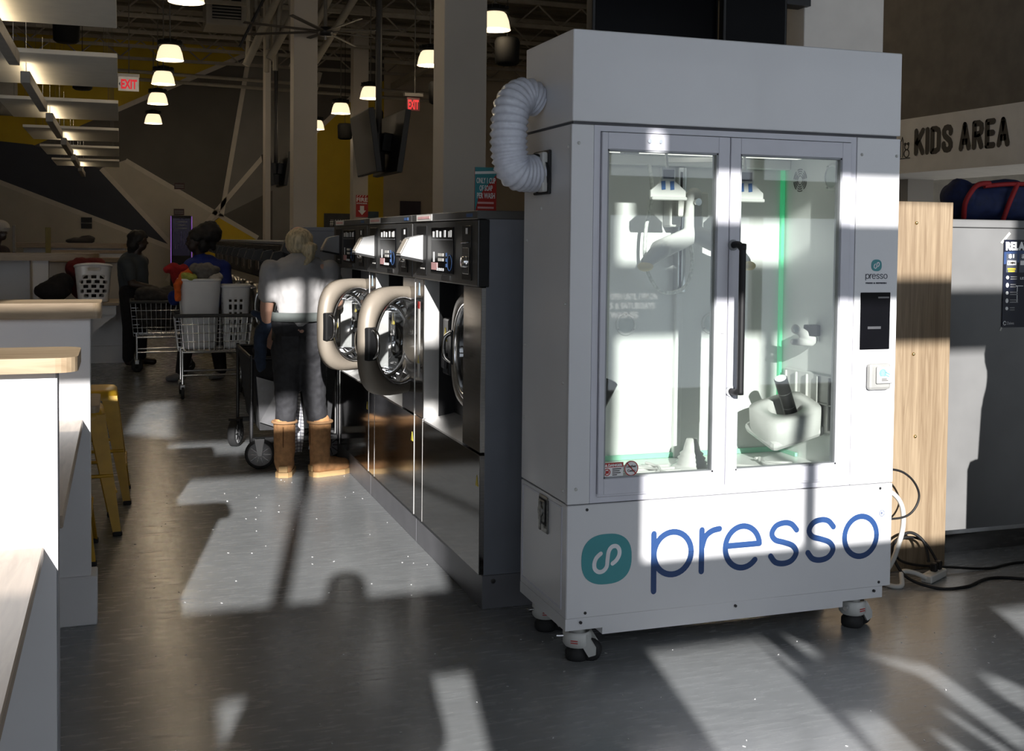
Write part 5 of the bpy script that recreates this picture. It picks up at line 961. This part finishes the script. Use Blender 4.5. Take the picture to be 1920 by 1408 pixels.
# --- photographer behind the camera, whose shadow falls down the aisle
ph = thing('person', 'person in dark clothes holding up a phone, standing behind the camera', 'person', (-.12, -.42, 0))
px, py = -.12, -.40
b = [(V(px - .1, py, .95), .10, V(px - .11, py, .5), .07), (V(px - .11, py, .5), .07, V(px - .11, py, .09), .05), (V(px + .1, py, .95), .10, V(px + .11, py, .5), .07), (V(px + .11, py, .5), .07, V(px + .11, py, .09), .05), (V(px, py, 1.0), .16, V(px, py, 1.42), .18, .7), (V(px - .2, py, 1.55), .065, V(px + .2, py, 1.55), .065), (V(px, py, 1.55), .06, V(px, py + .02, 1.72), .055), (V(px - .22, py, 1.54), .06, V(px - .27, py + .08, 1.30), .05), (V(px - .27, py + .08, 1.30), .05, V(-.075, -.07, 1.46), .032), (V(px + .22, py, 1.54), .06, V(px + .27, py + .08, 1.30), .05), (V(px + .27, py + .08, 1.30), .05, V(.085, -.07, 1.46), .032), (V(px - .11, py, .06), .05, V(px - .12, py + .17, .045), .042), (V(px + .11, py, .06), .05, V(px + .12, py + .17, .045), .042)]
b += head(V(px, py + .03, 1.815), 1.05, (0, 1, -.15)) + hand(V(-.075, -.07, 1.46), (.3, .3, .4), (.5, -.4, 0), 1.0, .6) + hand(V(.085, -.07, 1.46), (-.3, .3, .4), (-.5, -.4, 0), 1.0, .6)
part('body', blob(b, .014, 3), SKIN, ph); eyes(ph, V(px, py + .03, 1.815), 1.05, (0, 1, -.15))
part('sweater', blob([(V(px, py, 1.0), .19, V(px, py, 1.40), .21, .75), (V(px - .2, py, 1.53), .09, V(px + .2, py, 1.53), .09), (V(px - .22, py, 1.53), .085, V(px - .27, py + .08, 1.30), .07), (V(px - .27, py + .08, 1.30), .07, V(-.13, -.13, 1.42), .048), (V(px + .22, py, 1.53), .085, V(px + .27, py + .08, 1.30), .07), (V(px + .27, py + .08, 1.30), .07, V(.13, -.13, 1.42), .048)], .018, 3), CL('charcoal_cloth', (.045, .04, .038)), ph)
part('trousers', blob([(V(px - .1, py, .98), .125, V(px - .11, py, .5), .09), (V(px - .11, py, .5), .09, V(px - .11, py, .1), .07), (V(px + .1, py, .98), .125, V(px + .11, py, .5), .09), (V(px + .11, py, .5), .09, V(px + .11, py, .1), .07)], .02, 3), CL('black_cloth', (.012, .010, .012)), ph)
part('hair', blob([('e', (px, py + .0, 1.865), (.09, .11, .085)), ('e', (px, py - .03, 1.82), (.085, .09, .08))], .014, 2), mat('black_hair', (.008, .007, .007), .7), ph)
solo('phone', MB().box(-.038, .038, -.03, -.022, 1.43, 1.57, .004), BLACK, 'black phone held up behind the camera', 'phone')
# ================================================================ COLUMNS, HANGING THINGS, SIGNS
def column(label, x0, x1, y0, y1, z0=0, extra=None): return solo('column', MB().box(x0, x1, y0, y1, z0, ZC, .006), extra or COLUMN, label, 'column')
column('thick taupe column left of the kiosk behind the near washers', 2.173, 2.491, 7.8, 8.09)
column('taupe column just right of the blonde head in the far row', 2.0, 2.29, 14.0, 14.3)
colD = column('slim taupe column carrying the red fire extinguisher sign', 4.30, 4.60, 22.0, 22.3)
column('narrow distant column left of the mounted televisions', 2.135, 2.22, 18.0, 18.3)
column('wide pale column rising behind the kiosk top', 3.29, 3.772, 5.0, 5.345, 0, mat('pale_column_paint', (.78, .73, .67), .6, amt=.04))
# pendant lamps
LSH = mat('frosted_lamp_shade', (.9, .85, .72), .4, emit=(1.0, .80, .52), es=1.15, amt=.02)
def make_lamp(label):
    t = thing('pendant_lamp', label, 'lamp', (0, 0, 0), 'frosted pendant lamps')
    part('shade', MB().lathe([(.17, 0), (.168, .01), (.15, .10), (.125, .165), (.105, .185)], (0, 0, 0), 'z', 28), LSH, t)
    part('lens', MB().lathe([(.165, .01), (.09, .004), (.001, .002)], (0, 0, 0), 'z', 24), LSH, t)
    c = MB(); c.lathe([(.13, .18), (.155, .185), (.155, .21), (.12, .235), (.09, .26), (.04, .275), (.001, .28)], (0, 0, 0), 'z', 28)
    part('driver_cap', c, BLACK, t)
    for k in range(12):
        a = 2 * math.pi * k / 12; part('fin', MB().box(.10, .15, -.006, .006, .205, .25, 0, Matrix.Rotation(a, 4, 'Z')), BLACK, t)
    ld = bpy.data.lights.new('lamp_light', 'POINT'); ld.energy = 12; ld.color = (1.0, .80, .55); ld.shadow_soft_size = .1; lo = bpy.data.objects.new('lamp_bulb', ld); COL.objects.link(lo); lo.parent = t; lo.location = (0, 0, -.06)
    part('stem', MB().cyl((0, 0, .27), (0, 0, ZC - 3.75), .009, 6), mat('stem_grey', (.12, .11, .10), .6), t)
    return t
ly = [(.6, 11.36), (.6, 15.15), (.6, 17.56), (.6, 20.2), (.62, 23.7), (3.79, 11.6), (3.79, 14.27), (3.79, 17.98), (3.75, 20.35), (3.82, 23.5), (.6, 7.6), (3.79, 7.9), (6.9, 11.5)]
ll = ['lit pendant lamp cut by the top edge of the view, left row', 'topmost of the four stacked lit pendants left of centre', 'second of the four stacked lit pendants left of centre', 'third of the four stacked lit pendants left of centre', 'lowest of the four stacked lit pendants left of centre', 'lit pendant half hidden by the thick column, above the soap sign', 'lit pendant left of the thick column beside the turned exit sign', 'lit pendant peeking between slim column and television pole', 'lit pendant in front of the dark wall above the mustard patch', 'small lit pendant edge by the column right of the fan', 'lit pendant above the front cart aisle, out over the view', 'lit pendant above the near washers, out over the view', 'lit pendant deep on the right side of the room']
lam = make_lamp(ll[0])
for p_, s_ in list(zip(ly, ll))[1:]: dup(lam, (p_[0], p_[1], 3.75), s_)
lam.location = (*ly[0], 3.75)
# hanging black speakers
spk = None
for (x, y, z), s_ in (((-.54, 13.0, 3.55), 'black hanging speaker above the second ceiling panel'), ((-.5, 17.0, 3.54), 'black hanging speaker under the second ceiling panel'), ((3.95, 21.0, 3.35), 'black hanging speaker under the lamp by the mustard wall'), ((4.0, 18.6, 3.35), 'black hanging speaker right of the television pole'), ((4.0, 14.6, 3.30), 'black hanging speaker left of the thick column'), ((4.0, 11.8, 3.42), 'black hanging speaker right of the thick column')):
    if spk is None:
        spk = thing('hanging_speaker', s_, 'speaker', (0, 0, 0), 'black hanging speakers'); part('housing', MB().lathe([(.001, 0), (.10, .0), (.13, .02), (.14, .25), (.12, .29), (.03, .30), (.001, .30)], (0, 0, 0), 'z', 20), mat('speaker_black', (.008, .008, .008), .9, spec=.1), spk); part('cable', MB().cyl((0, 0, .3), (0, 0, 2.5), .005, 5), BLACK, spk); spk.location = (x, y, z)
    else: dup(spk, (x, y, z), s_)
# acoustic clouds with linear up-lights
CLD = mat('cloud_panel_white', (.78, .74, .67), .7, amt=.04); CEDG = mat('cloud_edge', (.5, .47, .42), .7)
ORD = ('nearest', 'second', 'third', 'fourth', 'fifth', 'farthest'); cl0 = None; lf0 = None
UPL = mat('uplight_lens', (.9, .85, .7), .4, emit=(1.0, .82, .55), es=7.5, amt=.02)
for i in range(6):
    yf = 7.9 + i * 3.15; lb = '%s of the six pale ceiling panels over the left counters' % ORD[i]; x = -.02
    if cl0 is None:
        cl0 = thing('ceiling_panel', lb, 'ceiling panel', (0, 0, 0), 'pale ceiling panels over the left counters'); part('board', MB().box(-1.14, 0, -1.85, 0, 0, .035, .004), CLD, cl0)
        for a, b in ((-.1, -.2), (-1.0, -.2), (-.1, -1.6), (-1.0, -1.6)): part('hanger_wire', MB().cyl((a, b, .03), (a, b, ZC - 2.86), .002, 5), mat('stem_grey'), cl0)
        cl0.location = (x, yf, 2.86)
    else: dup(cl0, (x, yf, 2.86), lb)
    lb = '%s linear light bar under the pale ceiling panels' % ORD[i]
    if lf0 is None:
        lf0 = thing('linear_light', lb, 'light', (0, 0, 0), 'linear light bars under the ceiling panels'); part('housing', MB().box(-.035, .035, 0, 2.2, 0, .09, .003), mat('fixture_grey', (.36, .34, .31), .5), lf0); part('lens', MB().box(-.025, .025, .08, 2.12, .088, .094), UPL, lf0)
        for y in (.1, 2.1): part('hanger_wire', MB().cyl((0, y, .09), (0, y, .7), .003, 5), CHROME, lf0)
        lf0.location = (-.70, yf - 1.42, 2.69)
    else: dup(lf0, (-.70, yf - 1.42, 2.69), lb)
# exit signs
EXR = mat('exit_red', (.6, .02, .03), .4, emit=(1, .03, .05), es=.5); EXW = mat('exit_face', (.55, .52, .48), .4, emit=(.8, .75, .68), es=.15)
e1 = thing('exit_sign', 'white exit sign with red letters hanging by the mustard wall stripe', 'sign', (.124, 19, 3.8)); part('face', MB().box(-.03, .28, 18.98, 19.02, 3.80, 4.02, .003), EXW, e1); part('canopy', MB().box(-.04, .29, 18.96, 19.04, 4.02, 4.07, .003), W_PANEL, e1); part('stem', MB().cyl((.13, 19, 4.05), (.13, 19, ZC), .008, 6), mat('stem_grey'), e1)
text('EXIT', (.012, 18.977, 3.83), EXR, e1, fit=.24, height=.15, bold=.008, size=.2); part('arrow', MB().prism([(-.022, 3.905), (0.0, 3.94), (0.0, 3.87)], 18.975, 18.98, 'y'), DGREY, e1)
e2 = thing('exit_sign', 'glowing red exit sign hanging left of the thick column', 'sign', (3.75, 15, 3.2)); part('face', MB().box(3.66, 3.84, 14.99, 15.01, 3.24, 3.42, .003), mat('exit_dark', (.12, .01, .012), .4), e2); part('canopy', MB().box(3.62, 3.88, 14.96, 15.04, 3.43, 3.48, .006), mat('stem_grey'), e2); part('stem', MB().cyl((3.77, 15, 3.48), (3.77, 15, ZC), .007, 6), mat('stem_grey'), e2)
text('EXIT', (3.675, 14.987, 3.26), EXR, e2, fit=.15, height=.13, bold=.008, size=.2)
# televisions on ceiling poles
TVB = mat('tv_back', (.008, .008, .009), .5); TVS = mat('tv_screen_grey', (.05, .048, .045), .15, spec=.6)
def tv_pair(px_, py_, z, w_, h_, label1, label2, label3, rots):
    pl = thing('ceiling_mount', label3, 'mount', (px_, py_, z)); part('pole', MB().cyl((px_, py_, z - h_ * .42), (px_, py_, ZC), .035, 10), BLACKM, pl); part('mount_head', MB().box(px_ - .06, px_ + .06, py_ - .06, py_ + .06, z - h_ * .45, z + .1, .01), BLACKM, pl)
    for (rz, ti, side), lb in zip(rots, (label1, label2)):
        M = Matrix.Translation((px_, py_, z)) @ Matrix.Rotation(R(rz), 4, 'Z') @ Matrix.Translation((0, -.14, 0)) @ Matrix.Rotation(R(ti), 4, 'X')
        t = thing('television', lb, 'television', tuple(M.translation)); part('casing', MB().box(-w_ / 2, w_ / 2, -.03, .03, -h_ / 2, h_ / 2, .008, M), TVB, t); part('screen', MB().box(-w_ / 2 + .015, w_ / 2 - .015, -.032, -.03, -h_ / 2 + .015, h_ / 2 - .015, 0, M), TVS, t); part('bracket', MB().box(-.15, .15, .03, .13, -.1, .1, .01, M), BLACKM, t)
tv_pair(2.62, 12.0, 2.52, 1.1, .66, 'ceiling television turned left, its grey screen showing', 'ceiling television turned right, seen from its dark edge', 'black ceiling pole carrying the two big televisions', ((-91, 8, 0), (91, 8, 0)))
tv_pair(2.62, 20.5, 2.72, .95, .6, 'small far television turned left beside the narrow column', 'small far television turned right behind the taupe column', 'thin black ceiling pole carrying the far televisions', ((-91, 8, 0), (91, 8, 0)))
kt = Matrix.Translation((2.42, 4.95, 2.75)) @ Matrix.Rotation(R(8), 4, 'Z'); t = thing('television', 'black television above the kiosk, left of the seam', 'television', (2.42, 4.95, 2.75)); part('casing', MB().box(-.36, .36, -.03, .03, -.42, .42, .008, kt), TVB, t); part('screen', MB().box(-.345, .345, -.033, -.03, -.405, .405, 0, kt), SCREEN, t); part('pole', MB().cyl((2.42, 5.0, 3.1), (2.42, 5.0, ZC), .03, 8), BLACKM, t)
kt = Matrix.Translation((2.95, 4.93, 2.78)) @ Matrix.Rotation(R(-6), 4, 'Z'); t = thing('television', 'black television above the kiosk beside the wide pale column', 'television', (2.95, 4.93, 2.78)); part('casing', MB().box(-.17, .17, -.03, .03, -.45, .45, .008, kt), TVB, t); part('screen', MB().box(-.155, .155, -.033, -.03, -.43, .43, 0, kt), SCREEN, t); part('arm', MB().box(3.1, 3.30, 4.96, 5.06, 2.7, 2.8), BLACKM, t)
# signs over the washers
sg = thing('soap_sign', 'teal and red soap advice card standing on the near washer', 'sign', (1.56, 4.9, 1.62)); part('card', MB().box(1.512, 1.615, 4.895, 4.903, 1.62, 1.83, .001), RED, sg)
part('teal_field', MB().prism([(1.512, 1.62), (1.512, 1.83), (1.615, 1.83), (1.615, 1.80), (1.53, 1.70)], 4.893, 4.895, 'y'), TEAL, sg); part('white_band', MB().prism([(1.512, 1.798), (1.512, 1.81), (1.615, 1.815), (1.615, 1.803)], 4.892, 4.893, 'y'), WHT, sg); part('base', MB().box(1.52, 1.61, 4.87, 4.93, 1.62, 1.626), W_PLASTIC, sg)
for k, s_ in enumerate(('ONLY 1 CUP', 'OF SOAP', 'PER WASH')): text(s_, (1.564, 4.891, 1.757 - k * .034), WHT, sg, fit=(.09, .062, .085)[k], height=.026, bold=.002, align='CENTER', size=.1)
for k in range(2): part('small_print', MB().box(1.525, 1.602, 4.892, 4.8935, 1.665 - k * .022, 1.674 - k * .022), PINK, sg)
fs_ = thing('fire_sign', 'red fire extinguisher arrow sign on the slim column', 'sign', (4.45, 21.98, 2.0)); FR = mat('sign_red', (.42, .02, .02), .5); part('plate', MB().box(4.36, 4.60, 21.985, 21.999, 1.93, 2.36, .002), FR, fs_); text('FIRE', (4.37, 21.983, 2.23), WHT, fs_, fit=.22, height=.08, bold=.006, size=.2)
text('EXTINGUISHER', (4.372, 21.983, 2.185), WHT, fs_, fit=.21, height=.025, bold=.006, size=.2); part('arrow', MB().prism([(4.44, 2.15), (4.52, 2.15), (4.52, 2.06), (4.56, 2.06), (4.48, 1.97), (4.40, 2.06), (4.44, 2.06)], 21.98, 21.985, 'y'), WHT, fs_)
for k in range(4): part('stripe', MB().prism([(4.37 + k * .055, 2.325), (4.39 + k * .055, 2.355), (4.405 + k * .055, 2.355), (4.385 + k * .055, 2.325)], 21.98, 21.985, 'y'), WHT, fs_)
bn = thing('dark_banner', 'dark grey hashtag banner on the mustard part of the back wall', 'banner', (5.0, 25.96, 1.6)); part('sheet', MB().box(4.41, 5.38, 25.94, 25.975, 1.63, 2.08), mat('banner_slate', (.05, .052, .055), .6), bn)
for k in range(2): text('#', (4.54 + k * .65, 25.935, 1.79), WHT, bn, fit=.08, height=.15, size=.2)
for k in range(6): part('white_stroke', MB().box(4.66 + k * .057, 4.685 + k * .057, 25.93, 25.94, 1.81, 1.94), mat('print_grey2'), bn)
solo('purple_poster', MB().box(6.19, 6.69, 25.95, 25.98, 1.6, 2.4), mat('plum_print', (.035, .025, .035), .5), 'small plum poster left of the thick column', 'poster')
solo('blue_card', MB().box(5.42, 5.68, 25.95, 25.98, 1.62, 2.14), mat('muted_blue_print', (.06, .10, .12), .5), 'muted blue card left of the plum poster', 'card')
for x, z, s_ in ((1.03, 2.55, 'small dark red notice high on the back wall'), (1.02, 1.98, 'small dark red notice above the purple-lit screen')):
    o = thing('wall_notice', s_, 'notice', (x * K26, 25.97, z)); part('plate', MB().box(x * K26, x * K26 + .22, 25.95, 25.975, z, z + .14), mat('dark_maroon', (.04, .012, .012), .5), o)
    for k in range(2): part('print', MB().box(x * K26 + .02, x * K26 + .20, 25.945, 25.95, z + .04 + k * .04, z + .055 + k * .04), mat('print_grey'), o)
o = thing('wall_notice', 'pair of dark notices on the pale wall left of the standing man', 'notice', (-.78, 25.9, 1.7))
for k in range(2): part('plate', MB().box(-.80, -.58, 25.95, 25.975, 1.66 + k * .13, 1.77 + k * .13), BLACK, o)
gm = thing('game_kiosk', 'tall dark screen kiosk edged in purple light by the back wall', 'screen', (1.2, 25.5, 0)); part('cabinet', MB().box(1.02, 1.46, 25.4, 25.8, 0, 1.96, .01), BLACK, gm)
PUR = mat('purple_edge', (.3, .1, .5), .4, emit=(.45, .2, .9), es=.3)
for x in (1.015, 1.445): part('light_edge', MB().box(x, x + .02, 25.385, 25.4, .9, 1.95), PUR, gm)
part('display', MB().box(1.06, 1.42, 25.39, 25.4, 1.1, 1.9), mat('dim_display', (.01, .01, .02), .2, emit=(.01, .006, .02), es=.3), gm)
for k in range(5): part('display_column', MB().box(1.10 + k * .065, 1.11 + k * .065, 25.385, 25.39, 1.25, 1.62), mat('violet_line', (.08, .06, .18), .4), gm)
for k in range(3): part('display_row', MB().box(1.12, 1.36, 25.385, 25.39, 1.68 + k * .07, 1.70 + k * .07), mat('print_grey'), gm)
# air handling, ducts, fan, slanted struts
DUCT = mat('duct_paint', (.30, .28, .25), .6, amt=.06)
hv = thing('air_vent', 'square ceiling air vent box with dark louvres', 'vent', (1.9, 20, 5.3)); part('box', MB().box(1.35, 2.05, 19.6, 20.4, 5.05, 5.75, .01), DUCT, hv)
part('recess', MB().box(1.45, 1.92, 19.58, 19.6, 5.15, 5.65), BLACK, hv)
for k in range(9): part('louvre', MB().box(1.45, 1.92, 19.56, 19.59, 5.17 + k * .052, 5.185 + k * .052), DUCT, hv)
dk = thing('curved_duct', 'pale curved ceiling duct right of the square vent', 'duct', (2.6, 20, 5.4)); part('elbow', MB().tube(crom([(2.45, 20.3, 5.8), (2.5, 20.2, 5.5), (2.75, 20.0, 5.3), (3.2, 19.9, 5.28)], 6), .22, 18), DUCT, dk); part('outlet', MB().box(2.25, 2.65, 19.8, 20.1, 5.0, 5.25, .02), DUCT, dk)
rd_ = thing('round_duct', 'big round grey duct behind the left ceiling panels', 'duct', (-2.2, 21, 4)); part('barrel', MB().tube([(-4.5, 21, 4.0), (-1.75, 21.6, 4.0)], .42, 28), DUCT, rd_)
for k in range(3): part('seam', MB().tube([(-2.0 - k * .6, 21.545 - k * .13, 4.0), (-1.98 - k * .6, 21.55 - k * .13, 4.0)], .427, 28), DUCT, rd_)
fn_ = thing('ceiling_fan', 'huge thin-bladed ceiling fan in front of the taupe column', 'fan', (2.55, 14.9, 4.2)); fx, fy, fz = 2.30, 13.5, 3.95
part('rod', MB().cyl((fx, fy, fz), (fx, fy, ZC), .022, 8), mat('stem_grey'), fn_); part('hub', MB().lathe([(.001, -.05), (.07, -.05), (.09, 0), (.07, .05), (.001, .06)], (fx, fy, fz), 'z', 20), BLACKM, fn_); part('hub_cap', MB().cyl((fx, fy, fz - .1), (fx, fy, fz + .12), .02, 10), CHROME, fn_)
for k in range(8):
    a = 2 * math.pi * (k + .3) / 8; M = Matrix.Translation((fx, fy, fz)) @ Matrix.Rotation(a, 4, 'Z') @ Matrix.Rotation(R(10), 4, 'X'); part('blade', MB().box(.08, 1.0, -.026, .026, -.006, .006, .002, M), mat('fan_bronze', (.06, .05, .04), .5), fn_)
stt = thing('strut_cluster', 'cluster of pale slanted ceiling struts left of the fan', 'truss', (2.0, 15.5, 4.6)); random.seed(5)
for k in range(15):
    x = 1.62 + k * .062; a = random.uniform(-.12, .12); z0_ = 3.75 + abs(k - 4) * .07 + random.uniform(-.1, .2); M = Matrix.Translation((x, 15.5 + random.uniform(-.3, .3), 0)); part('strut', MB().tube([(a, 0, z0_), (0, 0, 5.6)], .035, 6, True, False, M, False), JO, stt)
for k in range(4): part('strut', MB().tube([(1.55 + k * .30, 15.2, 3.75 + (k % 2) * .1), (2.0 + k * .33, 15.2, 4.75)], .05, 8), JO, stt)
part('strut', MB().tube([(1.45, 15.0, 3.95), (2.05, 15.0, 5.2)], .02, 6), BLACKM, stt)

# lint flecks on the floor
lint = MB(); random.seed(11)
for k in range(170):
    x = random.uniform(-.05, 1.36) if k < 90 else random.uniform(1.2, 4.2); y = random.uniform(3.2, 7.2) if k < 90 else random.uniform(2.6, 4.1); a = random.uniform(0, 6.3); l_ = random.uniform(.0015, .005)
    lint.box(-l_, l_, -.0012, .0012, 0, .0015, 0, Matrix.Translation((x, y, .0003)) @ Matrix.Rotation(a, 4, 'Z'))
lo_ = solo('floor_lint', lint, WHT, 'white lint flecks scattered over the dark floor', 'lint'); lo_['kind'] = 'stuff'
